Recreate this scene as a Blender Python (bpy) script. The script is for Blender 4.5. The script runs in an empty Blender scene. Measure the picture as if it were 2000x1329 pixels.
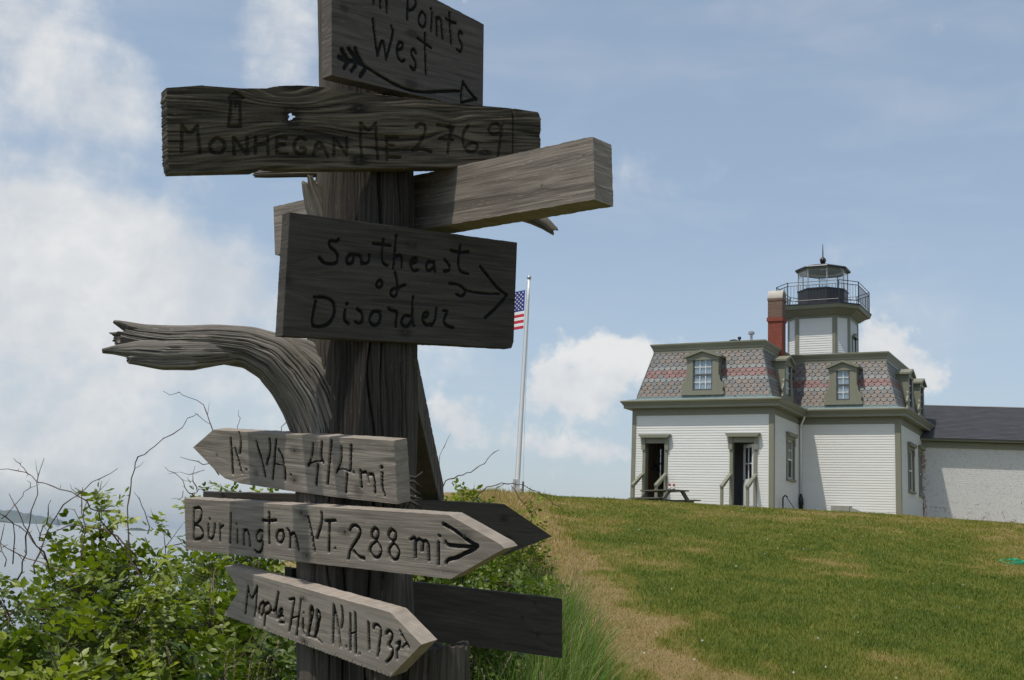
import bpy, math, random
import numpy as np
from mathutils import Vector
R_ = math.radians
rng = np.random.default_rng(7)
random.seed(7)
SC = bpy.context.scene
COL = SC.collection

# ------------------------------------------------------------------ camera
EYE = np.array([0.0, 0.0, 1.6])
FPX, PITCH, ROLL = 2234.6, R_(10.075), R_(2.558)
FW = np.array([0, math.cos(PITCH), math.sin(PITCH)])
UP0 = np.array([0, -math.sin(PITCH), math.cos(PITCH)])
RT = math.cos(ROLL) * np.array([1.0, 0, 0]) + math.sin(ROLL) * UP0
UP = -math.sin(ROLL) * np.array([1.0, 0, 0]) + math.cos(ROLL) * UP0
cam = bpy.data.cameras.new("camera")
cam.sensor_width = 36.0
cam.lens = FPX / 2000 * 36
cam.clip_start, cam.clip_end = 0.05, 60000
camo = bpy.data.objects.new("camera", cam)
COL.objects.link(camo)
from mathutils import Matrix
camo.matrix_world = Matrix(((RT[0], UP[0], -FW[0], EYE[0]), (RT[1], UP[1], -FW[1], EYE[1]),
                            (RT[2], UP[2], -FW[2], EYE[2]), (0, 0, 0, 1)))
SC.camera = camo

def ray(x, y):
    return FW + (x - 1000) / FPX * RT - (y - 664.5) / FPX * UP
def at(x, y, Y):                     # point seen at photo pixel (x, y), Y metres ahead
    d = ray(x, y)
    return EYE + d * (Y / d[1])

# ------------------------------------------------------------------ sun, sky
SUN_EL, SUN_AZ = R_(65), math.atan2(-0.777, -0.629)
sun = bpy.data.lights.new("sun", 'SUN')
sun.energy, sun.angle, sun.color = 3.3, R_(0.6), (1.0, 0.95, 0.87)
suno = bpy.data.objects.new("sun", sun)
COL.objects.link(suno)
sdir = Vector((math.sin(SUN_AZ) * math.cos(SUN_EL), math.cos(SUN_AZ) * math.cos(SUN_EL), math.sin(SUN_EL)))
suno.rotation_euler = sdir.to_track_quat('Z', 'Y').to_euler()
SC.view_settings.view_transform = 'Standard'
SC.view_settings.look = 'None'
SC.view_settings.exposure = 0.0
SC.view_settings.gamma = 1.0
SC.cycles.max_bounces = 8
SC.cycles.transparent_max_bounces = 12
W = bpy.data.worlds.new("World")
SC.world = W
W.use_nodes = True

class NT:                            # tiny node-tree helper
    def __init__(s, tree):
        s.t = tree; tree.nodes.clear()
    def n(s, kind, **kw):
        nd = s.t.nodes.new(kind)
        for k, v in kw.items():
            if k.startswith('i_'):
                key = k[2:]
                nd.inputs[int(key) if key.isdigit() else key.replace('_', ' ')].default_value = v
            else:
                setattr(nd, k, v)
        return nd
    def l(s, a, b): s.t.links.new(a, b)
    def val(s, x, sock):
        if isinstance(x, (int, float)): sock.default_value = x
        elif isinstance(x, (tuple, list)): sock.default_value = tuple(x)
        else: s.l(x, sock)
    def math(s, op, a, b=0.0, c=None, clamp=False):
        nd = s.n('ShaderNodeMath', operation=op, use_clamp=clamp)
        s.val(a, nd.inputs[0]); s.val(b, nd.inputs[1])
        if c is not None: s.val(c, nd.inputs[2])
        return nd.outputs[0]
    def mix(s, f, a, b, bt='MIX'):
        nd = s.n('ShaderNodeMix', data_type='RGBA', blend_type=bt)
        s.val(f, nd.inputs[0]); 
        s.val(a if not isinstance(a, tuple) or len(a) == 4 else a + (1,), nd.inputs[6])
        s.val(b if not isinstance(b, tuple) or len(b) == 4 else b + (1,), nd.inputs[7])
        return nd.outputs[2]
    def ss(s, x, lo, hi):
        nd = s.n('ShaderNodeMapRange', interpolation_type='SMOOTHSTEP')
        s.val(x, nd.inputs[0]); s.val(lo, nd.inputs[1]); s.val(hi, nd.inputs[2])
        return nd.outputs[0]
    def noise(s, vec, scale, detail=4, rough=.55, dist=0.0):
        nd = s.n('ShaderNodeTexNoise', i_Scale=scale, i_Detail=detail, i_Roughness=rough, i_Distortion=dist)
        if vec is not None: s.l(vec, nd.inputs['Vector'])
        return nd.outputs[0]

def build_world():
    t = NT(W.node_tree)
    out = t.n('ShaderNodeOutputWorld'); bg = t.n('ShaderNodeBackground')
    t.l(bg.outputs[0], out.inputs[0])
    sky = t.n('ShaderNodeTexSky', sky_type='NISHITA', sun_disc=False, sun_elevation=SUN_EL,
              sun_rotation=SUN_AZ, air_density=1.0, dust_density=1.6, ozone_density=1.2)
    tc = t.n('ShaderNodeTexCoord')
    v = tc.outputs['Generated']
    sp = t.n('ShaderNodeSeparateXYZ'); t.l(v, sp.inputs[0])
    az = t.math('ARCTAN2', sp.outputs[0], sp.outputs[1])
    el = t.math('ARCSINE', sp.outputs[2])
    # cloud field: where the photo's clouds stand, by azimuth / elevation, with ragged fractal edges
    n1 = t.noise(v, 9.0, 9, .56, .3)
    n2 = t.noise(v, 30.0, 7, .6)
    mpv = t.n('ShaderNodeMapping'); mpv.inputs['Scale'].default_value = (2.2, 2.2, 9.0); t.l(v, mpv.inputs[0])
    n3 = t.noise(mpv.outputs[0], 2.6, 8, .58, .4)
    # soft = broad veils, hard = cumulus heaps: (px, py, rx, ry, weight)
    soft = [(210, 520, 250, 120, 1.0), (60, 430, 170, 90, .55), (380, 570, 160, 80, .5), (80, 130, 190, 110, .62), (215, 220, 90, 70, .4), (30, 20, 80, 60, .4),
            (545, 60, 80, 110, .72), (230, 690, 420, 80, .35), (150, 830, 380, 90, .55), (900, 960, 700, 50, .38), (930, 690, 110, 60, .35),
            (1300, 330, 420, 80, .15), (-600, 500, 400, 300, .8), (2700, 600, 400, 200, .6)]
    hard = [(1215, 685, 75, 30, .9), (1110, 735, 80, 50, .9), (1150, 790, 70, 40, .75), (1055, 780, 50, 45, .6), (1230, 740, 60, 28, .5),
            (895, 800, 62, 48, .9), (950, 850, 70, 30, .55), (1080, 880, 110, 26, .85), (1190, 885, 60, 24, .5), (1050, 930, 130, 16, .4),
            (1710, 680, 48, 66, 1.2), (1765, 722, 60, 42, .95), (1850, 752, 80, 18, .55), (700, 700, 90, 60, .5)]
    def field(blobs):
        acc = None
        for (px, py, rx, ry, w) in blobs:
            d = ray(px, py); d = d / np.linalg.norm(d)
            a0, e0 = math.atan2(d[0], d[1]), math.asin(d[2])
            k = FPX
            da = t.math('MULTIPLY', t.math('SUBTRACT', az, a0), k * .93 / rx)
            de = t.math('MULTIPLY', t.math('SUBTRACT', el, e0), k * .97 / ry)
            r2 = t.math('ADD', t.math('MULTIPLY', da, da), t.math('MULTIPLY', de, de))
            g = t.math('MULTIPLY', t.math('EXPONENT', t.math('MULTIPLY', r2, -.8)), w)
            acc = g if acc is None else t.math('ADD', acc, g)
        return acc
    s_f = t.math('ADD', field(soft), t.math('MULTIPLY', t.math('SUBTRACT', n1, .5), 1.25))
    s_f = t.math('ADD', s_f, t.math('MULTIPLY', t.math('SUBTRACT', n3, .5), .9))
    s_f = t.math('ADD', s_f, t.math('MULTIPLY', t.math('SUBTRACT', n2, .5), .55))
    s_m = t.ss(s_f, .14, .92)
    h_f = t.math('ADD', field(hard), t.math('MULTIPLY', t.math('SUBTRACT', n1, .5), 1.2))
    h_f = t.math('ADD', h_f, t.math('MULTIPLY', t.math('SUBTRACT', n2, .5), 2.3))
    h_m = t.ss(h_f, .44, 1.02)
    veil = t.math('ADD', t.math('MULTIPLY', t.ss(n3, .40, .78), .20), .0)
    mask = t.math('MAXIMUM', t.math('MAXIMUM', s_m, h_m), veil)
    mask = t.math('MULTIPLY', mask, .93)
    # cloud brightness: sunlit tops, greyer where thick
    shade = t.ss(t.math('ADD', t.math('MULTIPLY', n1, .7), t.math('MULTIPLY', n2, .3)), .35, .68)
    ccol = t.mix(shade, (.60, .64, .69), (.84, .84, .83))
    base = t.mix(1.0, sky.outputs[0], (SKY_GAIN * 1.0, SKY_GAIN * 1.0, SKY_GAIN * 1.0), 'MULTIPLY')
    # thin pale air toward the horizon
    base = t.mix(.27, base, (.64, .77, .88))
    lowm = t.math('MULTIPLY', t.ss(el, .34, -.02), .40)
    base = t.mix(lowm, base, (.56, .64, .73))
    col = t.mix(mask, base, ccol)
    t.l(col, bg.inputs[0])
    bg.inputs[1].default_value = 1.0
SKY_GAIN = 0.125
build_world()

# ------------------------------------------------------------------ materials
def newmat(name):
    m = bpy.data.materials.new(name); m.use_nodes = True
    t = NT(m.node_tree)
    out = t.n('ShaderNodeOutputMaterial'); b = t.n('ShaderNodeBsdfPrincipled')
    t.l(b.outputs[0], out.inputs[0])
    return m, t, b, out
def paint(name, c, rough=.55, var=.12, scale=3.0, bump=.15, spec=.35, metallic=0.0, stretch=(1, 1, 1), dirt=None):
    m, t, b, out = newmat(name)
    tc = t.n('ShaderNodeTexCoord'); mp = t.n('ShaderNodeMapping'); mp.inputs['Scale'].default_value = stretch
    t.l(tc.outputs['Object'], mp.inputs[0])
    n = t.noise(mp.outputs[0], scale, 6, .6)
    n2 = t.noise(mp.outputs[0], scale * 14, 4, .6)
    lo = tuple(x * (1 - var * 1.6) for x in c); hi = tuple(min(1, x * (1 + var)) for x in c)
    col = t.mix(n, lo, hi)
    col = t.mix(t.math('MULTIPLY', n2, var), col, tuple(x * .7 for x in c))
    if dirt:
        col = t.mix(t.math('MULTIPLY', t.ss(n, .52, .72), dirt[1]), col, dirt[0])
    t.l(col, b.inputs['Base Color'])
    b.inputs['Roughness'].default_value = rough
    b.inputs['Specular IOR Level'].default_value = spec
    b.inputs['Metallic'].default_value = metallic
    if bump:
        bp = t.n('ShaderNodeBump', i_Strength=bump, i_Distance=.01); t.l(n2, bp.inputs['Height']); t.l(bp.outputs[0], b.inputs['Normal'])
    return m
def wood(name, dark, light, warm, bumpd=.0012, usc=5.0, vsc=330.0):
    """weathered grain: UV is in metres along / across the board, 'tone' is the grain worked out with the relief"""
    m, t, b, out = newmat(name)
    uv = t.n('ShaderNodeUVMap'); mp = t.n('ShaderNodeMapping'); mp.inputs['Scale'].default_value = (usc, vsc, 1)
    t.l(uv.outputs[0], mp.inputs[0])
    at_ = t.n('ShaderNodeAttribute', attribute_name='tone')
    fine = t.noise(mp.outputs[0], 1.0, 6, .7)
    mp2 = t.n('ShaderNodeMapping'); mp2.inputs['Scale'].default_value = (7, 30, 1); t.l(uv.outputs[0], mp2.inputs[0])
    blot = t.noise(mp2.outputs[0], 1.0, 5, .6)
    f = t.math('ADD', t.math('MULTIPLY', at_.outputs['Fac'], .75), t.math('MULTIPLY', t.math('SUBTRACT', fine, .5), .75), clamp=True)
    col = t.mix(f, dark, light)
    col = t.mix(t.math('MULTIPLY', t.ss(blot, .5, .75), .55), col, t.mix(f, tuple(x * .8 for x in dark), warm))
    mp3 = t.n('ShaderNodeMapping'); mp3.inputs['Scale'].default_value = (40, 500, 1); t.l(uv.outputs[0], mp3.inputs[0])
    fl = t.noise(mp3.outputs[0], 1.0, 3, .5)
    col = t.mix(t.math('MULTIPLY', t.ss(fl, .64, .74), .5), col, tuple(min(.7, x * 1.6) for x in light))
    t.l(col, b.inputs['Base Color'])
    b.inputs['Roughness'].default_value = .82; b.inputs['Specular IOR Level'].default_value = .25
    bp = t.n('ShaderNodeBump', i_Strength=.8, i_Distance=bumpd); t.l(fine, bp.inputs['Height']); t.l(bp.outputs[0], b.inputs['Normal'])
    return m
def leafmat(name, young, old, dry=None):
    m, t, b, out = newmat(name)
    a1 = t.n('ShaderNodeAttribute', attribute_name='tone'); a2 = t.n('ShaderNodeAttribute', attribute_name='young')
    tc = t.n('ShaderNodeTexCoord')
    col = t.mix(a2.outputs['Fac'], old, young)
    col = t.mix(t.math('MULTIPLY', a1.outputs['Fac'], .6), col, tuple(x * .4 for x in old))
    t.l(col, b.inputs['Base Color']); b.inputs['Roughness'].default_value = .42; b.inputs['Specular IOR Level'].default_value = .4
    tr = t.n('ShaderNodeBsdfTranslucent'); t.l(t.mix(1.0, col, (1.3, 1.5, .5), 'MULTIPLY'), tr.inputs[0])
    mx = t.n('ShaderNodeMixShader'); mx.inputs[0].default_value = .28
    t.l(b.outputs[0], mx.inputs[1]); t.l(tr.outputs[0], mx.inputs[2]); t.l(mx.outputs[0], out.inputs[0])
    return m
def grassmat(name, cols):
    """blade colour runs through cols with the blade's own 'dry' value"""
    m, t, b, out = newmat(name)
    a1 = t.n('ShaderNodeAttribute', attribute_name='dry'); a2 = t.n('ShaderNodeAttribute', attribute_name='tone')
    cr = t.n('ShaderNodeValToRGB'); e = cr.color_ramp.elements
    e[0].position, e[0].color = cols[0][0], cols[0][1] + (1,)
    e[1].position, e[1].color = cols[-1][0], cols[-1][1] + (1,)
    for p, c in cols[1:-1]:
        k = e.new(p); k.color = c + (1,)
    t.l(a1.outputs['Fac'], cr.inputs[0])
    col = t.mix(t.math('MULTIPLY', a2.outputs['Fac'], .42), cr.outputs[0], t.mix(1.0, cr.outputs[0], (.45, .5, .4), 'MULTIPLY'))
    t.l(col, b.inputs['Base Color']); b.inputs['Roughness'].default_value = .6; b.inputs['Specular IOR Level'].default_value = .25
    tr = t.n('ShaderNodeBsdfTranslucent'); t.l(t.mix(1.0, col, (1.2, 1.3, .6), 'MULTIPLY'), tr.inputs[0])
    mx = t.n('ShaderNodeMixShader'); mx.inputs[0].default_value = .3
    t.l(b.outputs[0], mx.inputs[1]); t.l(tr.outputs[0], mx.inputs[2]); t.l(mx.outputs[0], out.inputs[0])
    return m
def glassmat(name, tint=(.8, .9, .95)):
    m, t, b, out = newmat(name)
    tr = t.n('ShaderNodeBsdfTransparent'); tr.inputs[0].default_value = tint + (1,)
    gl = t.n('ShaderNodeBsdfGlossy', i_Roughness=.03)
    lw = t.n('ShaderNodeLayerWeight', i_Blend=.5)
    mx = t.n('ShaderNodeMixShader'); t.l(t.math('ADD', t.math('MULTIPLY', t.math('POWER', lw.outputs['Facing'], 3.0), 1.0), .07, clamp=True), mx.inputs[0])
    t.l(tr.outputs[0], mx.inputs[1]); t.l(gl.outputs[0], mx.inputs[2]); t.l(mx.outputs[0], out.inputs[0])
    return m

M = {}
M['board'] = wood('silvered_wood', (.045, .038, .031), (.205, .175, .148), (.16, .122, .09))
M['board_pale'] = wood('pale_weathered_wood', (.12, .102, .082), (.47, .405, .335), (.36, .285, .21))
M['board_dark'] = wood('dark_weathered_wood', (.026, .023, .019), (.112, .098, .08), (.082, .066, .05))
M['plank'] = wood('rough_plank_wood', (.018, .014, .009), (.235, .195, .138), (.10, .073, .042), .003, 6, 260)
M['trunk'] = wood('driftwood', (.014, .0115, .009), (.150, .128, .10), (.115, .085, .058), .004, 3.0, 150.0)
M['branch'] = wood('bleached_driftwood', (.05, .043, .035), (.40, .365, .315), (.27, .22, .165), .004, 3.0, 160.0)
M['ink'] = paint('black_sign_paint', (.011, .010, .009), .75, .2, 40, 0, .2)
M['nail'] = paint('rusty_iron', (.035, .024, .018), .6, .3, 80, .2, .4)
M['siding'] = paint('white_clapboard_paint', (.74, .73, .69), .5, .05, 2.2, .08, .3, 0, (.6, .6, 3))
M['trim'] = paint('olive_grey_trim_paint', (.225, .222, .162), .5, .08, 2.5, .1, .35)
M['white'] = paint('white_paint', (.76, .76, .74), .45, .05, 4, .05, .4)
M['black'] = paint('black_iron_paint', (.018, .019, .022), .4, .2, 6, .1, .5)
M['copper'] = paint('verdigris_copper', (.22, .29, .28), .6, .35, 4, .2, .3, 0, (1, 1, 1), ((.07, .07, .066), .85))
M['room_tan'] = paint('tan_plaster', (.34, .25, .15), .8, .15, 2, .1)
M['room_grey'] = paint('grey_plaster', (.33, .33, .33), .8, .1, 2, .1)
M['dark_floor'] = paint('dark_floor_boards', (.06, .045, .035), .6, .2, 3, .1)
M['glass'] = glassmat('window_glass')
M['lamp_glass'] = glassmat('lantern_glass', (.93, .96, .97))
M['curtain'] = paint('grey_curtain_cloth', (.60, .60, .62), .9, .1, 12, .2, .1, 0, (6, 6, .5))
M['roofing'] = paint('tarred_flat_roof', (.05, .05, .05), .9, .2, 2, .2)
M['stone'] = paint('grey_step_stone', (.3, .3, .33), .7, .15, 5, .2)
M['flag_cloth'] = None
M['bark'] = paint('brown_cane_bark', (.11, .072, .052), .8, .3, 30, .3, .2)
M['bark_pale'] = paint('pale_cane_bark', (.24, .18, .13), .8, .3, 30, .3, .2)
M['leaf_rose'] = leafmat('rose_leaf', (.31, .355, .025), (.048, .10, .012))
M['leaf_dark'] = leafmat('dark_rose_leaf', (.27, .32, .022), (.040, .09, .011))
M['table'] = paint('mossy_grey_timber', (.13, .125, .095), .85, .25, 8, .3)
M['steel'] = paint('grey_galvanised_steel', (.42, .42, .42), .4, .1, 8, .05, .5, .6)
M['pole'] = paint('white_pole_paint', (.74, .74, .73), .35, .04, 3, .02, .5)

# ------------------------------------------------------------------ mesh helpers
class MB:
    def __init__(s): s.v, s.f = [], []
    def add(s, vs, fs):
        o = len(s.v); s.v += [tuple(map(float, p)) for p in vs]; s.f += [tuple(i + o for i in f) for f in fs]
        return s
    def box(s, lo, hi, fn=None):
        x0, y0, z0 = lo; x1, y1, z1 = hi
        vs = [(x0, y0, z0), (x1, y0, z0), (x1, y1, z0), (x0, y1, z0), (x0, y0, z1), (x1, y0, z1), (x1, y1, z1), (x0, y1, z1)]
        if fn: vs = [fn(*p) for p in vs]
        return s.add(vs, [(0, 3, 2, 1), (4, 5, 6, 7), (0, 1, 5, 4), (1, 2, 6, 5), (2, 3, 7, 6), (3, 0, 4, 7)])
    def quad(s, a, b, c, d): return s.add([a, b, c, d], [(0, 1, 2, 3)])
    def prism(s, poly, d, fn):           # poly in (s, z), extruded along 'out' between d[0], d[1]
        n = len(poly)
        vs = [fn(p[0], d[0], p[1]) for p in poly] + [fn(p[0], d[1], p[1]) for p in poly]
        return s.add(vs, [tuple(range(n)), tuple(range(2 * n - 1, n - 1, -1))] + [(i, n + i, n + (i + 1) % n, (i + 1) % n) for i in range(n)])
    def tube(s, pts, rad, k=8, cap=True):
        pts = [np.array(p, float) for p in pts]; n = len(pts)
        rad = [rad] * n if isinstance(rad, (int, float)) else rad
        vs = []; ref = None
        for i, p in enumerate(pts):
            d = pts[min(i + 1, n - 1)] - pts[max(i - 1, 0)]; d = d / (np.linalg.norm(d) + 1e-12)
            if ref is None:
                ref = np.array([0, 0, 1.]) if abs(d[2]) < .9 else np.array([1., 0, 0])
            a = np.cross(d, ref); a /= np.linalg.norm(a) + 1e-12; b = np.cross(d, a); ref = -b if False else ref - d * np.dot(ref, d)
            ref /= np.linalg.norm(ref) + 1e-12
            for j in range(k):
                an = 2 * math.pi * j / k
                vs.append(p + rad[i] * (math.cos(an) * a + math.sin(an) * b))
        fs = [(i * k + j, i * k + (j + 1) % k, (i + 1) * k + (j + 1) % k, (i + 1) * k + j) for i in range(n - 1) for j in range(k)]
        if cap: fs += [tuple(range(k - 1, -1, -1)), tuple((n - 1) * k + j for j in range(k))]
        return s.add(vs, fs)
    def lathe(s, prof, c, k=16, a0=0.0):     # prof: (r, z)
        vs = [(c[0] + r * math.cos(a0 + 2 * math.pi * j / k), c[1] + r * math.sin(a0 + 2 * math.pi * j / k), c[2] + z) for r, z in prof for j in range(k)]
        n = len(prof)
        fs = [(i * k + j, i * k + (j + 1) % k, (i + 1) * k + (j + 1) % k, (i + 1) * k + j) for i in range(n - 1) for j in range(k)]
        fs += [tuple(range(k - 1, -1, -1)), tuple((n - 1) * k + j for j in range(k))]
        return s.add(vs, fs)
    def build(s, name, mat, parent=None, smooth=False, label=None):
        me = bpy.data.meshes.new(name); me.from_pydata(s.v, [], s.f); me.validate()
        return link(name, me, mat, parent, smooth, label)
def link(name, me, mat, parent=None, smooth=False, label=None):
    o = bpy.data.objects.new(name, me); COL.objects.link(o)
    if mat is not None: me.materials.append(mat)
    if smooth: me.polygons.foreach_set('use_smooth', np.ones(len(me.polygons), bool))
    if parent is not None: o.parent = parent
    if label: o['label'] = label
    return o
def tag(o, label=None, cat=None, group=None, kind=None):
    if label: o['label'] = label
    if cat: o['category'] = cat
    if group: o['group'] = group
    if kind: o['kind'] = kind
    return o
def thing(name, label, cat, loc=(0, 0, 0), rz=0.0, group=None):
    o = bpy.data.objects.new(name, None); COL.objects.link(o)
    o.location = loc; o.rotation_euler = (0, 0, rz); o.empty_display_size = .1
    return tag(o, label, cat, group)
def np_mesh(name, V, F, attrs=None, uv=None):
    """V (n,3); F (m,3) or (m,4) int arrays"""
    me = bpy.data.meshes.new(name)
    V = np.ascontiguousarray(V, np.float32); F = np.ascontiguousarray(F, np.int32)
    k = F.shape[1]
    me.vertices.add(len(V)); me.vertices.foreach_set('co', V.ravel())
    me.loops.add(F.size); me.loops.foreach_set('vertex_index', F.ravel())
    me.polygons.add(len(F)); me.polygons.foreach_set('loop_start', np.arange(0, F.size, k, dtype=np.int32))
    me.update(calc_edges=True)
    for nm, a in (attrs or {}).items():
        at_ = me.attributes.new(nm, 'FLOAT', 'POINT'); at_.data.foreach_set('value', np.ascontiguousarray(a, np.float32))
    if uv is not None:
        ul = me.uv_layers.new(name='UVMap'); ul.data.foreach_set('uv', np.ascontiguousarray(uv[F.ravel()], np.float32).ravel())
    return me
def _h(ix, iy, seed):
    h = (ix.astype(np.int64) * 374761393 + iy.astype(np.int64) * 668265263 + seed * 1442695041) & 0x7fffffff
    h = ((h ^ (h >> 13)) * 1274126177) & 0x7fffffff
    return ((h ^ (h >> 16)) & 0xffff) / 65535.0
def vnoise(x, y, seed=0):
    x = np.asarray(x, float); y = np.asarray(y, float)
    ix, iy = np.floor(x), np.floor(y); fx, fy = x - ix, y - iy
    fx = fx * fx * (3 - 2 * fx); fy = fy * fy * (3 - 2 * fy)
    a = _h(ix, iy, seed); b = _h(ix + 1, iy, seed); c = _h(ix, iy + 1, seed); d = _h(ix + 1, iy + 1, seed)
    return (a * (1 - fx) + b * fx) * (1 - fy) + (c * (1 - fx) + d * fx) * fy
def fbm(x, y, seed=0, o=4, g=.5):
    s = 0; a = 1.0; t = 0
    for i in range(o):
        s = s + a * vnoise(np.asarray(x) * 2 ** i, np.asarray(y) * 2 ** i, seed + i * 17); t += a; a *= g
    return s / t
def sstep(x, a, b):
    t = np.clip((x - a) / (b - a), 0, 1); return t * t * (3 - 2 * t)

# ------------------------------------------------------------------ terrain
CU = np.array([-.5, -.012, .11, .228, .342, .45, 1.0]); CE = np.array([.0446, .0446, .0439, .042, .0414, .0378, .034])
SEA_Z = -5.0
def ground(x, y):
    x = np.asarray(x, float); y = np.asarray(y, float)
    u = x / np.maximum(y, 4.0)
    el = np.interp(u, CU, CE)
    zc = 1.6 + el * 36
    sl = (zc + .05) / 33.5
    t = np.clip((y - 2.5), -60, 33.5)
    z = -.05 + sl * np.where(t > 0, t, t * .4)
    over = np.maximum(y - 33.0, 0)                      # rounded crest, then level
    z = np.where(y > 33, -.05 + sl * 30.5 + sl * (3.0 * (1 - np.exp(-over / 3.0))), z)
    d = np.maximum(-(x + .55 + .035 * y), 0)
    z = z - .30 * d ** 1.35 / (1 + .02 * d)
    z = z + .05 * (fbm(x * .6 + 9, y * .6, 3, 3) - .5) * sstep(y, 5, 9)
    far = np.maximum(y - 62, 0); z = z - .02 * far ** 1.3
    far = np.maximum(x - 40, 0); z = z - .02 * far ** 1.3
    z = np.where(y < -4, z - .03 * np.abs(y + 4) ** 1.4, z)
    return np.maximum(z, SEA_Z - 3)
def dryness(x, y):
    xc = np.interp(y, [5, 7, 9, 12, 18, 30, 40], [1.8, 1.70, 1.56, 1.20, .98, .5, .2])
    hw = np.interp(y, [7, 12, 18, 30], [.62, .66, .50, .36])
    wob = (fbm(x * 1.7, y * .9, 21, 4) - .5) * .9
    band = sstep(1.25 - np.abs(x - xc + wob * .9) / hw, 0, 1.05)
    n = fbm(x * .55, y * .33, 31, 4); n2 = fbm(x * 2.6, y * 1.6, 41, 3)
    yel = sstep(n, .40, .70) * .30 + (n2 - .5) * .42 + (fbm(x * 7, y * 5, 61, 2) - .5) * .25
    xs = x - 4.6; ln = np.abs(y - (21 - .40 * xs) + (fbm(x * 1.1, y * .8, 51, 3) - .5) * 1.6)
    worn = sstep(1 - ln / .9, 0, .8) * sstep(x, 4.2, 6.0) * .75 * sstep(fbm(x * 2, y * 2, 77, 3), .3, .6)
    patch = sstep(n2 * .6 + n * .6, .68, .82) * .5
    base = .30 + .16 * sstep(y, 16, 32)
    side = sstep(1.2 - x, -.2, .9) * sstep(y, 11, 16) * .35
    return np.clip(base + yel - .17 + band * (.62 * sstep(n2 * .5 + fbm(x * 4, y * 3, 63, 3) * .6, .25, .60) + .34 * sstep(y, 20, 10) + .12) + worn * .5 + patch * .28 + side, 0, 1)

def build_terrain():
    ys = np.concatenate([np.linspace(-60, 0, 25)[:-1], np.linspace(0, 12, 110)[:-1], np.linspace(12, 50, 190)[:-1], np.geomspace(50, 160, 40)])
    xs = np.concatenate([-np.geomspace(120, 9, 40), np.linspace(-9, 16, 260)[1:], np.geomspace(16, 140, 45)[1:]])
    X, Y = np.meshgrid(xs, ys); Z = ground(X, Y)
    n, m = X.shape
    V = np.stack([X, Y, Z], -1).reshape(-1, 3)
    i = np.arange(n * m).reshape(n, m)
    F = np.stack([i[:-1, :-1], i[:-1, 1:], i[1:, 1:], i[1:, :-1]], -1).reshape(-1, 4)
    dr = dryness(V[:, 0], V[:, 1])
    me = np_mesh('ground', V, F, {'dry': dr})
    m_, t, b, out = newmat('turf_soil')
    a = t.n('ShaderNodeAttribute', attribute_name='dry'); g = t.n('ShaderNodeNewGeometry')
    n1 = t.noise(g.outputs['Position'], 9, 6, .65); n2 = t.noise(g.outputs['Position'], 60, 5, .7)
    f = t.math('ADD', a.outputs['Fac'], t.math('MULTIPLY', t.math('SUBTRACT', n1, .5), .5), clamp=True)
    cr = t.n('ShaderNodeValToRGB'); e = cr.color_ramp.elements
    e[0].position, e[0].color = .12, (.10, .12, .022, 1); e[1].position, e[1].color = .92, (.27, .195, .095, 1)
    k = e.new(.5); k.color = (.19, .165, .045, 1)
    t.l(f, cr.inputs[0])
    t.l(t.mix(t.ss(n2, .45, .75), cr.outputs[0], t.mix(1.0, cr.outputs[0], (.45, .45, .4), 'MULTIPLY')), b.inputs['Base Color'])
    b.inputs['Roughness'].default_value = .95; b.inputs['Specular IOR Level'].default_value = .1
    bp = t.n('ShaderNodeBump', i_Strength=.6, i_Distance=.03); t.l(n2, bp.inputs['Height']); t.l(bp.outputs[0], b.inputs['Normal'])
    tag(link('ground', me, m_, smooth=True), kind='structure')
build_terrain()

def build_sea():
    mb = MB(); mb.quad((-30000, -3000, SEA_Z), (30000, -3000, SEA_Z), (30000, 34000, SEA_Z), (-30000, 34000, SEA_Z))
    m, t, b, out = newmat('sea_water')
    g = t.n('ShaderNodeNewGeometry')
    mp = t.n('ShaderNodeMapping'); mp.inputs['Scale'].default_value = (.02, .05, .05); t.l(g.outputs['Position'], mp.inputs[0])
    n = t.noise(mp.outputs[0], 1.0, 8, .65); n2 = t.noise(g.outputs['Position'], 1.4, 5, .6)
    t.l(t.mix(n, (.10, .14, .17), (.18, .22, .25)), b.inputs['Base Color'])
    b.inputs['Roughness'].default_value = .18; b.inputs['IOR'].default_value = 1.33
    bp = t.n('ShaderNodeBump', i_Strength=.5, i_Distance=.25); t.l(t.math('ADD', n2, n), bp.inputs['Height']); t.l(bp.outputs[0], b.inputs['Normal'])
    tag(mb.build('sea', m), kind='structure')
build_sea()

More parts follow.
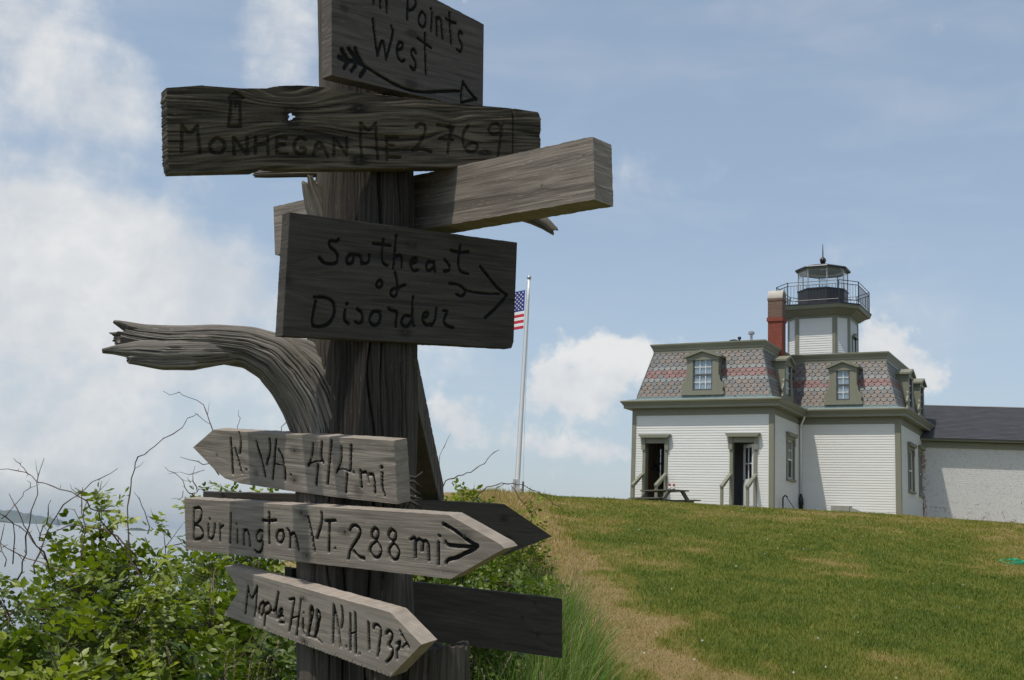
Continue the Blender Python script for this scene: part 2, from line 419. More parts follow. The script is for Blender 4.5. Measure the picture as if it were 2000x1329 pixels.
def build_far_shore():
    m = paint('far_woods', (.085, .115, .095), .95, .35, .03, 0, .05)
    sand = paint('pale_shore', (.25, .25, .23), .9, .2, .05, 0, .1)
    D = 5000.0
    def land(name, x0, x1, Y, prof, depth, label=None):
        n = 240; us = np.linspace(0, 1, n)
        nd = 9
        V = []; 
        for j in range(nd):
            w = j / (nd - 1)
            hz = np.sin(w * math.pi) ** .45
            h = np.interp(us, prof[0], prof[1]) * hz * (.55 + .75 * fbm(us * n * .22, np.full(n, j * 3.3), 5, 3)) * (1 if 0 < j < nd - 1 else 0)
            V.append(np.stack([x0 + (x1 - x0) * us, np.full(n, Y + (w - .3) * depth), SEA_Z - .5 + h], -1))
        V = np.concatenate(V); i = np.arange(nd * n).reshape(nd, n)
        F = np.stack([i[:-1, :-1], i[:-1, 1:], i[1:, 1:], i[1:, :-1]], -1).reshape(-1, 4)
        return link(name, np_mesh(name, V, F), m)
    x0, x1 = at(-420, 1000, D)[0], at(118, 1020, D)[0]
    o = land('far_headland', x0, x1, D, ([0, .55, .8, .86, .93, 1], [75, 62, 48, 36, 20, 3]), 600)
    tag(o, kind='structure')
    Y2 = 2000.0
    o = land('low_islet', at(247, 1030, Y2)[0], at(284, 1030, Y2)[0], Y2, ([0, .2, .6, 1], [1.0, 4.5, 5.0, .8]), 60)
    tag(o, kind='structure')
    # sailboat off the headland
    Yb = 2400.0; p = at(113, 1021, Yb); sc = 1.0
    b = thing('sailboat', 'tiny grey sailboat on the water off the far headland', 'sailboat', (p[0], Yb, SEA_Z), .5)
    hull = MB()
    L, B = 10.0, 2.6
    prof = [(-L / 2, .6), (-L / 4, 1.2), (0, 1.3), (L / 4, 1.0), (L / 2, .02)]
    vs = []
    for x, w in prof: vs += [(x, -w, 1.2), (x, -w * .5, -.3), (x, w * .5, -.3), (x, w, 1.2)]
    fs = [(i * 4 + j, i * 4 + j + 1, i * 4 + j + 5, i * 4 + j + 4) for i in range(4) for j in range(3)] + [(i * 4, i * 4 + 4, i * 4 + 7, i * 4 + 3) for i in range(4)] + [(0, 3, 2, 1)]
    hull.add(vs, fs); hull.build('hull', M['white'], b)
    mast = MB(); mast.tube([(.6, 0, 1), (.6, 0, 15)], .12, 6); mast.tube([(.6, 0, 2.2), (-4.2, 0, 2.2)], .09, 6); mast.build('mast', M['steel'], b)
    sm = paint('grey_sailcloth', (.22, .25, .29), .8, .1, 1, 0)
    sl = MB(); 
    for (q, th) in (([(.5, 2.4), (-4.1, 2.4), (.5, 14.6)], .05), ([(.9, 13), (4.7, 1.4), (1.0, 2.2)], .05)):
        sl.prism(q, (-th, th), lambda s, o_, z: (s, o_ + .35 * math.sin((z - 2) / 12 * math.pi), z))
    sl.build('sail', sm, b)
build_far_shore()

# ------------------------------------------------------------------ signpost of driftwood and boards
PY = 2.65
EDGE = [(-60, 622, 800), (100, 622, 800), (150, 624, 800), (340, 620, 803), (440, 612, 806), (660, 603, 812), (850, 588, 814), (960, 579, 814), (1100, 580, 806), (1240, 580, 806), (1329, 582, 812), (1500, 575, 830), (1800, 570, 850)]
AX = []
for y, xl, xr in EDGE:
    a, b = at(xl, y, PY), at(xr, y, PY)
    AX.append(((a[0] + b[0]) / 2, PY, (a[2] + b[2]) / 2, (b[0] - a[0]) / 2))
AX = np.array(sorted(AX, key=lambda q: q[2]))
def post_axis(z): return np.array([np.interp(z, AX[:, 2], AX[:, 0]), PY, z]), float(np.interp(z, AX[:, 2], AX[:, 3]))
base_z = float(ground(-.34, PY))
post = thing('signpost', 'weathered driftwood signpost hung with carved wooden arrow boards', 'signpost', (post_axis(base_z)[0][0], PY, base_z))
post_inv = np.array(post.location)

def log(name, pts, rad, seed, mat, parent, nth=120, nr=120, groove=.004, cracks=5, jag0=0.0, jag1=0.0, flat=1.0, seam=math.pi / 2, label=None, tone0=.45, bend=0.0, tk=1.0, pale_side=0.0, bsign=1.0):
    pts = np.array(pts, float); rad = np.array(rad, float) if not np.isscalar(rad) else np.full(len(pts), rad)
    seg = np.concatenate([[0], np.cumsum(np.linalg.norm(np.diff(pts, axis=0), axis=1))]); L = seg[-1]
    s = np.linspace(0, L, nr)
    def smooth(a):
        r = np.interp(s, seg, a); k = max(3, nr // 14) | 1
        ker = np.hanning(k + 2)[1:-1]; ker /= ker.sum()
        p = np.pad(r, k // 2, mode='reflect', reflect_type='odd'); return np.convolve(p, ker, 'valid')
    P = np.stack([smooth(pts[:, i]) for i in range(3)], 1); Rr = smooth(rad)
    T = np.gradient(P, axis=0); T /= np.linalg.norm(T, axis=1)[:, None]
    ref = np.array([0, -1.0, 0]); A = ref - T * (T @ ref)[:, None]; A /= np.linalg.norm(A, axis=1)[:, None]   # faces the viewer's side
    Bv = np.cross(T, A)
    th = np.linspace(0, 2 * math.pi, nth, endpoint=False)
    TH, S = np.meshgrid(th, s)
    kx = TH / (2 * math.pi)
    circ = nth * 1.0
    warp = (fbm(kx * 5, S * 3, seed + 1, 3) - .5) * .16
    g1 = .4 * fbm((kx + warp * .35) * 30, S * 1.6, seed, 3, .6) + .6 * fbm((kx + warp * .35) * 95, S * 3.5, seed + 3, 4, .65)
    g2 = vnoise((kx + warp * .3) * 190, S * 8, seed + 5)
    low = fbm(np.cos(TH) * 1.3 + 5, np.sin(TH) * 1.3 + S * 2.5, seed + 9, 3)
    rad_ = Rr[:, None] * (.93 + .14 * low) + groove * ((g1 - .5) * 2.2 + (g2 - .5) * .8)
    tone = tone0 + tk * ((g1 - .5) * 1.3 + (g2 - .5) * .5) + (fbm(kx * 9, S * 1.1, seed + 33, 3) - .5) * .7
    r2 = np.random.default_rng(seed)
    for c in range(cracks):
        k0 = r2.random(); s0, s1 = np.sort(r2.random(2)) * L; w = .0012 + .0026 * r2.random() ** 2
        line = k0 + (fbm(S[:, :1] * 4, S[:, :1] * 0 + c, seed + 60, 3) - .5) * .05
        dk = np.abs((kx - line + .5) % 1 - .5)
        prof = np.exp(-(dk / w) ** 2) * sstep(S, s0 - .05, s0 + .03) * sstep(-S, -s1 - .05, -s1 + .03)
        rad_ = rad_ - prof * groove * 4.0; tone = tone - prof * .9
    tone = tone + pale_side * sstep(-np.sin(TH) * bsign, .45, .95)  # paler tone down one side of the log, left by default
    Sx = S.copy()
    if jag1: 
        J = jag1 * (.25 + 1.1 * fbm(kx * 9, kx * 0, seed + 70, 3) ** 1.3 + .35 * (vnoise(kx * 40, kx * 0, seed + 71) - .5)); Sx = np.minimum(Sx, L - J)
    if jag0:
        J = jag0 * (.25 + 1.1 * fbm(kx * 9, kx * 0, seed + 75, 3) ** 1.3 + .35 * (vnoise(kx * 40, kx * 0, seed + 76) - .5)); Sx = np.maximum(Sx, J)
    def ev(a): return np.interp(Sx.ravel(), s, a).reshape(Sx.shape)
    cx = np.stack([ev(P[:, i]) for i in range(3)], -1); av = np.stack([ev(A[:, i]) for i in range(3)], -1); bv = np.stack([ev(Bv[:, i]) for i in range(3)], -1)
    V = cx + rad_[..., None] * (np.cos(TH + seam * 0 + math.pi)[..., None] * -av * flat + np.sin(TH)[..., None] * bv)
    n0 = V.shape[0] * V.shape[1]
    V = V.reshape(-1, 3)
    caps = np.stack([P[0] + T[0] * jag0 * .9, P[-1] - T[-1] * jag1 * .9])
    V = np.concatenate([V, caps])
    i = np.arange(n0).reshape(nr, nth); j = np.roll(i, -1, 1)
    F = np.stack([i[:-1], j[:-1], j[1:], i[1:]], -1).reshape(-1, 4)
    c0 = np.stack([np.full(nth, n0), j[0], i[0], i[0]], -1); c1 = np.stack([np.full(nth, n0 + 1), i[-1], j[-1], j[-1]], -1)
    tone = np.concatenate([tone.ravel(), [.2, .2]])
    uv = np.concatenate([np.stack([Sx.ravel() + seed, (kx * 2 * math.pi * Rr.mean()).ravel()], -1), [[0, 0], [0, 0]]])
    tri = np.concatenate([F[:, [0, 1, 2]], F[:, [0, 2, 3]], c0[:, :3], c1[:, :3]])
    me = np_mesh(name, V - post_inv if parent is post else V, tri, {'tone': np.clip(tone, 0, 1)}, uv)
    return link(name, me, mat, parent, True, label)

zt = np.linspace(base_z - .25, AX[-1, 2], 40)
tp = [post_axis(z)[0] for z in zt]; tr = [post_axis(z)[1] for z in zt]
log('trunk', tp, tr, 11, M['trunk'], post, 620, 520, .0030, 15, 0, .06, tk=.6, tone0=.30, pale_side=.45)
def pxlog(name, pts, seed, mat, Y0, Y1=None, label=None, **kw):
    n = len(pts); P, Rr = [], []
    for k, (x, y, r) in enumerate(pts):
        Y = Y0 + ((Y1 if Y1 is not None else Y0) - Y0) * k / (n - 1)
        P.append(at(x, y, Y)); Rr.append(r * Y / FPX)
    return log(name, P, Rr, seed, mat, post, label=label, **kw)
BR = 'long bent bleached branch with a splintered broken end'
pxlog('branch', [(662, 1010, 62), (652, 920, 66), (632, 845, 58), (606, 785, 55), (574, 737, 52), (540, 702, 50), (490, 680, 41), (420, 672, 37), (340, 672, 35), (280, 664, 30), (225, 650, 24), (200, 645, 20)], 23, M['branch'], 2.63, 2.5, BR, nth=320, nr=320, groove=.0042, cracks=44, jag1=.065)
pxlog('branch_collar', [(712, 1150, 40), (700, 1020, 58), (688, 920, 70), (672, 840, 72), (650, 775, 66), (622, 728, 52), (590, 698, 38), (560, 685, 28), (535, 680, 18)], 27, M['branch'], 2.625, 2.58, 'flared root of the branch where it leaves the trunk', nth=300, nr=260, groove=.0040, cracks=30, tone0=.40)
pxlog('splinter', [(520, 690, 8), (460, 688, 20), (400, 690, 28), (330, 690, 27), (270, 685, 19), (225, 684, 9), (200, 686, 4)], 29, M['branch'], 2.55, 2.46, 'sharp splinter along the underside of the broken branch', nth=110, nr=120, groove=.003, cracks=6, flat=.8)
pxlog('splinter', [(500, 690, 8), (430, 696, 16), (375, 703, 21), (320, 706, 17), (270, 703, 10), (243, 704, 5)], 31, M['branch'], 2.55, 2.47, 'short ragged splinter low on the broken branch', nth=90, nr=100, groove=.003, cracks=5, jag1=.01)
pxlog('broken_stub', [(640, 480, 22), (628, 440, 23), (615, 400, 21), (606, 370, 17), (600, 338, 13)], 37, M['branch'], 2.6, 2.57, 'short splintered stub beside the trunk', nth=90, nr=90, groove=.003, cracks=6, jag1=.03)
pxlog('broken_stub', [(960, 400, 16), (1000, 410, 17), (1040, 424, 15), (1065, 438, 12), (1090, 458, 7)], 41, M['branch'], 2.75, 2.72, 'dark broken twig end sticking out behind the square timber', nth=70, nr=80, groove=.003, cracks=5, jag1=.02)
pxlog('split_timber', [(762, 1500, 50), (762, 1300, 49), (758, 1200, 48), (760, 1140, 44), (764, 1090, 36)], 43, M['trunk'], 2.575, 2.6, 'split length of post bound in beside the trunk', nth=130, nr=140, groove=.004, cracks=8, jag1=.02, tone0=.55)
pxlog('split_timber', [(850, 1700, 66), (852, 1500, 64), (855, 1400, 60), (858, 1330, 56), (862, 1240, 52)], 47, M['trunk'], 2.5, 2.5, 'grey cracked timber at the foot of the post', nth=150, nr=150, groove=.004, cracks=22, jag1=.03, tone0=.5)
pxlog('back_slat', [(640, 337, 9), (580, 338, 9), (520, 340, 8), (485, 342, 5)], 53, M['branch'], 2.62, 2.62, 'thin splintered slat behind the plank', nth=60, nr=60, groove=.002, cracks=4, jag1=.02)
for k, pl in enumerate([[(795, 930), (812, 934), (826, 922)], [(792, 945), (806, 940), (824, 952)], [(800, 930), (797, 955), (803, 975), (796, 992)], [(800, 968), (812, 973), (824, 975)], [(796, 975), (812, 985), (824, 992)], [(798, 950), (812, 962), (822, 966)]]):
    mb = MB(); P = [at(x, y, 2.5) - post_inv for x, y in pl]; mb.tube(P, [.0035, .004] + [.002] * (len(P) - 2), 6); mb.build('bark_strip', M['branch'], post, True)

class Board:
    def __init__(s, alpha, off, mid, tilt=0.0):
        a, t = R_(alpha), R_(tilt)
        s.u = np.array([math.cos(a), math.sin(a), 0]); s.n = np.array([math.sin(a) * math.cos(t), -math.cos(a) * math.cos(t), -math.sin(t)])
        s.v = np.cross(s.n, s.u)
        c, r = post_axis(at(mid[0], mid[1], 2.55)[2])
        s.o = c + s.n * (off)
    def uv(s, x, y):
        d = ray(x, y); t = ((s.o - EYE) @ s.n) / (d @ s.n); P = EYE + d * t - s.o
        return np.array([P @ s.u, P @ s.v])
    def P(s, uv, h=0.0): return s.o + uv[..., :1] * s.u + uv[..., 1:2] * s.v + np.asarray(h)[..., None] * s.n

def sign(label, B, left, right, th, mat, strokes=(), crop=(0, 0, 1), w=5.5, ink=True, nails=(), seed=1, res=.0015, relief=.0006, topw=None, botw=None, hole=None, knots=(), edge=.0009, kerf=False, gd=.006, lname='lettering', wave=.008, tone0=.5, tonek=1.0, vsc=110):
    """left / right: [(t, px, py)] outline from bottom (t=0) to top (t=1)"""
    lt = np.array([q[0] for q in left]); lp = np.array([B.uv(q[1], q[2]) for q in left])
    rt_ = np.array([q[0] for q in right]); rp = np.array([B.uv(q[1], q[2]) for q in right])
    Ln = np.linalg.norm(rp[0] - lp[0]); H = np.linalg.norm(lp[-1] - lp[0])
    nu = int(Ln / res) + 2; nv = int(H / res) + 2
    tt = np.unique(np.concatenate([np.linspace(0, 1, nv), lt, rt_])); nv = len(tt)
    ss_ = np.linspace(0, 1, nu)
    LL = np.stack([np.interp(tt, lt, lp[:, i]) for i in (0, 1)], 1); RR = np.stack([np.interp(tt, rt_, rp[:, i]) for i in (0, 1)], 1)
    G = LL[:, None] * (1 - ss_[None, :, None]) + RR[:, None] * ss_[None, :, None]
    ax = rp[0] - lp[0]; ax /= np.linalg.norm(ax); ay = np.array([-ax[1], ax[0]])
    # worn edges
    ud = G @ ax
    e = (fbm(ud * 60, ud * 0 + seed, seed, 4) - .5) * 2 * edge
    G = G + ay * (e * (np.abs(2 * tt[:, None] - 1) ** 10))[..., None]
    ev_ = (fbm(tt[:, None] * H * 330 + 0 * ss_, 0 * ss_ + seed + 3, seed, 4, .7) - .5) * 2 * edge * (.9 if edge > .002 else .3)
    G = G + ax * (ev_ * (np.abs(2 * ss_[None] - 1) ** 60))[..., None]
    if topw is not None:
        px = np.array([B.uv(x, y) for x, y in topw]); lin = px @ ay; uu = px @ ax
        top = np.interp(G[-1] @ ax, uu, lin); d = top - G[-1] @ ay
        G = G + ay * (d[None, :] * (tt[:, None] ** 1.5))[..., None]
    if botw is not None:
        px = np.array([B.uv(x, y) for x, y in botw]); lin = px @ ay; uu = px @ ax
        bot = np.interp(G[0] @ ax, uu, lin); d = bot - G[0] @ ay
        G = G + ay * (d[None, :] * ((1 - tt[:, None]) ** 1.5))[..., None]
    if kerf:
        k = np.zeros(nu); r2 = np.random.default_rng(seed)
        for c in np.arange(.03, Ln, .0115) + r2.normal(0, .0018, len(np.arange(.03, Ln, .0115))):
            k += .0045 * np.exp(-((ss_ * Ln - c) / .0012) ** 2) * r2.uniform(.4, 1)
        G = G + ay * (k[None] * (np.clip(1 - tt[:, None] * 12, 0, 1)))[..., None]
    x, y = G @ ax, G @ ay
    # grain, bent round the knots
    yw = y + (fbm(x * 4, y * 9, seed + 2, 3) - .5) * wave
    kn = np.zeros_like(x)
    for (kx, ky, kr) in knots:
        kuv = B.uv(kx, ky); dx, dy = x - kuv @ ax, y - kuv @ ay; kr = kr * 2.5 / FPX
        r2_ = (dx / (kr * 2.2)) ** 2 + (dy / kr) ** 2
        yw = yw + dy * 1.6 * np.exp(-r2_ * .55); kn = np.maximum(kn, np.exp(-((dx / (kr * .55)) ** 2 + (dy / (kr * .5)) ** 2) ** 1.5))
    g = .45 * fbm(x * 5 + seed, yw * vsc, seed, 4, .65) + .55 * fbm(x * 9 + seed, yw * vsc * 2.6, seed + 90, 3, .6); g2 = vnoise(x * 14, yw * vsc * 2.4, seed + 7)
    hgt = relief * ((g - .5) * 2.6 + (g2 - .5) * .9) - kn * relief * 1.5
    cr = sstep(fbm(x * 2.2 + 3, yw * 38, seed + 12, 2), .74, .82)
    hgt = hgt - cr * relief * 2.5
    tone = tone0 + tonek * ((g - .5) * 1.0 + (g2 - .5) * .45 + (fbm(x * 3, y * 10, seed + 30, 3) - .5) * .3) - cr * .35 - kn * .5
    for (nx, ny, r) in nails:                              # iron stain round each nail
        q = B.uv(nx, ny); dx, dy = x - q @ ax, y - q @ ay; rr = r * 2.5 / FPX
        tone = tone - .75 * np.exp(-((dx / (rr * 3.2)) ** 2 + (dy / (rr * 1.7)) ** 2))
    # carved strokes
    D = np.full(x.shape, 9.0)
    ox, oy, sc = crop
    wm = None
    flat = G.reshape(-1, 2); Df = D.reshape(-1)
    for st in strokes:
        st_ = list(st); kw = 1.0
        if isinstance(st_[0], (int, float)): kw = st_[0]; st_ = st_[1:]
        pts = [B.uv(ox + a / sc, oy + b / sc) for a, b in st_]
        if len(pts) == 1: pts = [pts[0], pts[0] + 1e-5]
        if len(pts) > 2:                                    # round the strokes (Chaikin)
            for _ in range(2):
                q = [pts[0]]
                for a, b in zip(pts[:-1], pts[1:]): q += [a * .75 + b * .25, a * .25 + b * .75]
                pts = q + [pts[-1]]
        for a, b in zip(pts[:-1], pts[1:]):
            lo = np.minimum(a, b) - .012; hi = np.maximum(a, b) + .012
            idx = np.nonzero((flat[:, 0] > lo[0]) & (flat[:, 0] < hi[0]) & (flat[:, 1] > lo[1]) & (flat[:, 1] < hi[1]))[0]
            if not len(idx): continue
            q = flat[idx]; ab = b - a; t = np.clip(((q - a) @ ab) / (ab @ ab + 1e-12), 0, 1)
            d = np.linalg.norm(q - a - t[:, None] * ab, axis=1) / kw
            Df[idx] = np.minimum(Df[idx], d)
    hw = w * 1.38 * 2.5 / FPX / 2 * (1 + .5 * (fbm(x * 70, y * 70, seed + 44, 3) - .5))
    k = np.clip(1 - (D / hw) ** 2, 0, 1)
    hgt = hgt - gd * np.sqrt(k)
    mask = D < hw * .93
    V = B.P(G.reshape(-1, 2), hgt.ravel())
    uvm = np.stack([x.ravel() + seed * 1.7, y.ravel() + seed * .3], -1)
    i = np.arange(nv * nu).reshape(nv, nu)
    F = np.stack([i[:-1, :-1], i[:-1, 1:], i[1:, 1:], i[1:, :-1]], -1).reshape(-1, 4)
    fm = mask.ravel()[F].sum(1) >= 3
    keep = np.ones(len(F), bool)
    if hole is not None:
        hu = B.uv(hole[0], hole[1]); fc = flat[F].mean(1); dd = fc - hu
        an = np.arctan2(dd[:, 1], dd[:, 0]); rr = hole[2] * 2.4 / FPX * (1 + .35 * np.sin(3 * an + 1) + .2 * np.sin(5 * an))
        keep = np.hypot(dd[:, 0], dd[:, 1] * .8) > rr
    # sides and back
    loop = np.concatenate([i[0, :-1], i[:-1, -1], i[-1, :0:-1], i[:0:-1, 0]])
    nl = len(loop)
    rings, uvr, tr_ = [], [], []
    bs = V[loop]; bu = uvm[loop]
    for dpt in (0, .0012, th * .5, th):
        jit = 0 if dpt == 0 else (fbm(np.arange(nl) * .35, np.full(nl, dpt * 900), seed + 5, 3) - .5) * 2 * edge * .6
        out = (G.reshape(-1, 2)[loop] - G.reshape(-1, 2).mean(0)); out /= np.linalg.norm(out, axis=1)[:, None] + 1e-9
        rings.append(bs - B.n * dpt + (out[:, :1] * B.u + out[:, 1:] * B.v) * ((.0009 if dpt else 0) + jit)[:, None] if dpt else bs.copy())
        uvr.append(bu + np.stack([np.zeros(nl), np.full(nl, dpt)], -1)); tr_.append(np.clip(tone.ravel()[loop] * .5 + .36 + (fbm(np.arange(nl) * .2, np.full(nl, dpt * 500), seed, 3) - .5) * .5, 0, 1))
    nv0 = len(V)
    SV = np.concatenate(rings); SU = np.concatenate(uvr); ST = np.concatenate(tr_)
    SF = []
    ar = np.arange(nl); br = np.roll(ar, -1)
    for q in range(3): SF.append(np.stack([ar + q * nl, ar + (q + 1) * nl, br + (q + 1) * nl, br + q * nl], -1))
    SF = np.concatenate(SF) + nv0
    GB = G.reshape(-1, 2)
    if hole is not None:                                  # the knot hole slants through the plank
        hu0 = B.uv(hole[0], hole[1]); vd = B.P(hu0[None])[0] - EYE; k_ = th / (-(vd @ B.n)); sl_ = np.array([vd @ B.u, vd @ B.v]) * k_
        GB = GB + sl_ * np.exp(-((GB - hu0) ** 2).sum(1) / .05 ** 2)[:, None]
    BV = B.P(GB, np.full(len(V), -th)); BF = F[:, ::-1] + nv0 + len(SV)
    AV = np.concatenate([V, SV, BV]); AU = np.concatenate([uvm, SU, uvm + 3.1]); AT = np.concatenate([np.clip(tone.ravel(), 0, 1), ST, np.clip(tone.ravel(), 0, 1)])
    let = fm & keep
    FF = np.concatenate([F[keep & ~let], SF, BF[keep]])
    if hole is not None:                                  # walls of the knot hole
        from collections import Counter
        cnt = Counter()
        for f in F[~keep]:
            for a, b in zip(f, np.roll(f, -1)): cnt[(int(a), int(b))] += 1
        HW = [(a, b, b + nv0 + len(SV), a + nv0 + len(SV)) for (a, b) in cnt if (b, a) not in cnt]
        FF = np.concatenate([FF, np.array(HW)])
    me = np_mesh('sign_board', AV - post_inv, FF, {'tone': AT}, AU)
    sm = np.zeros(len(FF), bool); sm[:int((keep & ~let).sum())] = True
    o = link('sign_board', me, mat, post, False, label)
    me.polygons.foreach_set('use_smooth', sm)
    if let.any():
        ids, inv = np.unique(F[let], return_inverse=True)
        lm = np_mesh(lname, V[ids] - post_inv, inv.reshape(-1, 4), {'tone': np.clip(tone.ravel()[ids] * .5 - .08, 0, 1)}, uvm[ids])
        link(lname, lm, M['ink'] if ink else mat, o, True)
    for (nx, ny, r) in nails:
        p = B.P(B.uv(nx, ny)[None])[0] - post_inv; rr = r * 2.45 / FPX
        mb = MB(); q = []
        for (a, h) in ((.0, .0016), (.6, .0014), (1.0, .0004), (1.05, -.004)):
            q.append([p + B.n * (h - .0012) + rr * a * (math.cos(f) * B.u + math.sin(f) * B.v) for f in np.linspace(0, 2 * math.pi, 12, endpoint=False)])
        vs = [p_ for ring in q for p_ in ring]
        mb.add(vs, [(r_ * 12 + c, r_ * 12 + (c + 1) % 12, (r_ + 1) * 12 + (c + 1) % 12, (r_ + 1) * 12 + c) for r_ in range(3) for c in range(12)])
        mb.build('nail', M['nail'], o, True)
    return o

# board at the very top: "...Points West"
TOP = [[(650, -60), (650, 45)], [(725, -40), (725, 85)], [(800, -20), (800, 135)], [(650, -40), (690, -80), (725, -40)], [(725, -20), (770, -60), (800, 0)],
  [(1045, -60), (1040, 80), (1035, 220)], [(1045, -55), (1110, -60), (1130, 0), (1140, 50), (1105, 110), (1045, 122)],
  [(1205, 130), (1172, 180), (1165, 250), (1190, 305), (1228, 312), (1252, 260), (1245, 180), (1205, 130)],
  [(1322, 150), (1308, 355)], [(1308, 100)], [(1372, 200), (1378, 405)], [(1376, 225), (1400, 195), (1428, 240), (1433, 340), (1442, 440)],
  [(1520, 150), (1528, 330), (1540, 505)], [(1480, 215), (1540, 255), (1595, 265)],
  [(1665, 390), (1645, 350), (1622, 400), (1632, 460), (1664, 510), (1664, 570), (1640, 600), (1605, 570)],
  [(640, 220), (665, 440), (695, 640)], [(695, 640), (755, 410), (795, 680)], [(795, 680), (880, 370), (852, 300)],
  [(920, 580), (985, 555), (985, 505), (955, 475), (922, 520), (915, 600), (938, 685), (978, 712), (1005, 690)],
  [(1132, 610), (1112, 555), (1080, 590), (1088, 650), (1132, 710), (1138, 775), (1108, 812), (1070, 765)],
  [(1242, 385), (1240, 600), (1250, 850)], [(1155, 440), (1240, 500), (1310, 552)],
  [(530, 750), (700, 860), (900, 975), (1050, 1042), (1250, 1065), (1430, 1050), (1632, 1048)],
  [(1675, 940), (1740, 1050), (1825, 1140)], [1.4, (1815, 1138), (1825, 1140)], [(1825, 1140), (1665, 1178)], [(1673, 960), (1658, 1050)], [(1655, 1090), (1655, 1175)],
  [1.6, (255, 660), (330, 690)], [1.5, (285, 575), (340, 680)], [1.5, (365, 565), (420, 640)], [1.3, (437, 555), (470, 640), (525, 745)], [1.3, (330, 700), (440, 700), (530, 750)], [1.5, (420, 650), (470, 700)],
  [1.2, (350, 720), (310, 785)], [1.2, (440, 760), (395, 820)], [1.3, (550, 800), (495, 880)]]
sign('topmost board, an arrow under the words Points West', Board(45, .152, (790, 60)), [(0, 648, 147), (1, 648, -108)], [(0, 943, 216), (1, 945, 48)], .036, M['board'], TOP, (620, 0, 5.882), 5.8, nails=[(805, 66, 4.5), (803, 165, 5)], seed=3, relief=.0003, knots=[(672, 18, 20)], tone0=.38, tonek=.7, vsc=75)
# rough plank: MONHEGAN ME 276.9
c2 = lambda pts: [p if not isinstance(p, tuple) else ((320 + p[0] / 5.263), (160 + p[1] / 5.263)) for p in pts]
c3 = lambda pts: [p if not isinstance(p, tuple) else ((680 + p[0] / 5.128), (180 + p[1] / 5.128)) for p in pts]
MON = [c2(q) for q in ([(190, 455), (185, 720)], [(192, 460), (268, 560), (338, 460)], [(345, 455), (375, 730)], [(550, 580), (485, 620), (470, 690), (520, 745), (590, 740), (630, 690), (620, 610), (550, 580)],
  [(720, 575), (725, 745)], [(722, 580), (845, 740)], [(858, 575), (862, 740)], [(945, 570), (945, 740)], [(1072, 580), (1075, 745)], [(945, 645), (1070, 645)],
  [(1160, 580), (1165, 740)], [(1160, 582), (1262, 580)], [(1165, 645), (1240, 645)], [(1165, 742), (1268, 745)],
  [(1462, 600), (1400, 568), (1345, 620), (1340, 700), (1390, 755), (1450, 742), (1462, 685), (1410, 682)], [(1540, 760), (1590, 580), (1690, 770)], [(1562, 700), (1650, 690)],
  [(1750, 760), (1755, 580)], [(1755, 580), (1880, 750)], [(1882, 755), (1888, 575)],
  [(740, 115), (675, 165)], [(740, 115), (815, 165)], [(690, 170), (795, 168)], [(695, 180), (690, 260), (668, 455)], [(785, 180), (785, 270), (790, 460)], [(740, 200), (740, 260)], [(668, 458), (790, 460)], [(720, 180), (760, 190), (745, 230)])]
MON += [c3(q) for q in ([(130, 315), (135, 650)], [(130, 320), (205, 400), (275, 320)], [(278, 315), (300, 665)], [(390, 450), (392, 680)], [(390, 455), (505, 455)], [(392, 530), (452, 535)], [(392, 655), (520, 655)],
  [(682, 350), (720, 312), (782, 340), (770, 430), (715, 520), (650, 590)], [(650, 585), (740, 565), (832, 600)], [(895, 330), (1060, 352)], [(1055, 355), (1020, 440), (1000, 610)], [(920, 470), (1050, 482)],
  [(1205, 340), (1152, 410), (1150, 520), (1190, 600), (1270, 602), (1310, 545), (1262, 500), (1190, 535)], [1.1, (1370, 605)], [(1545, 400), (1500, 310), (1430, 330), (1402, 390), (1450, 432), (1530, 400)], [(1545, 340), (1522, 520), (1505, 640)], [.5, (1645, 165), (1655, 350), (1650, 620)])]
sign('rough thick plank carved MONHEGAN ME 276.9 with a small lighthouse and a knot hole', Board(30, .168, (690, 260), 5), [(0, 333, 338), (.12, 328, 318), (1, 325, 170)], [(0, 1055, 324), (.9, 1056, 232), (1, 1050, 216)], .045, M['plank'], MON, (0, 0, 1), 5.6, False,
     nails=[(700, 212, 5), (700, 314, 5.5), (947, 298, 4)], seed=5, relief=.0017, hole=(569, 228, 5.5), knots=[(570, 228, 36), (880, 250, 14)], edge=.0032, wave=.024, gd=.0055, tone0=.42, tonek=1.45, vsc=105,
     topw=[(325, 172), (395, 167), (400, 168), (470, 173), (520, 173), (548, 168), (590, 167), (640, 171), (700, 181), (800, 192), (900, 203), (1000, 212), (1056, 220)], botw=[(333, 338), (500, 334), (520, 326), (560, 330), (700, 329), (885, 328), (1056, 321)])
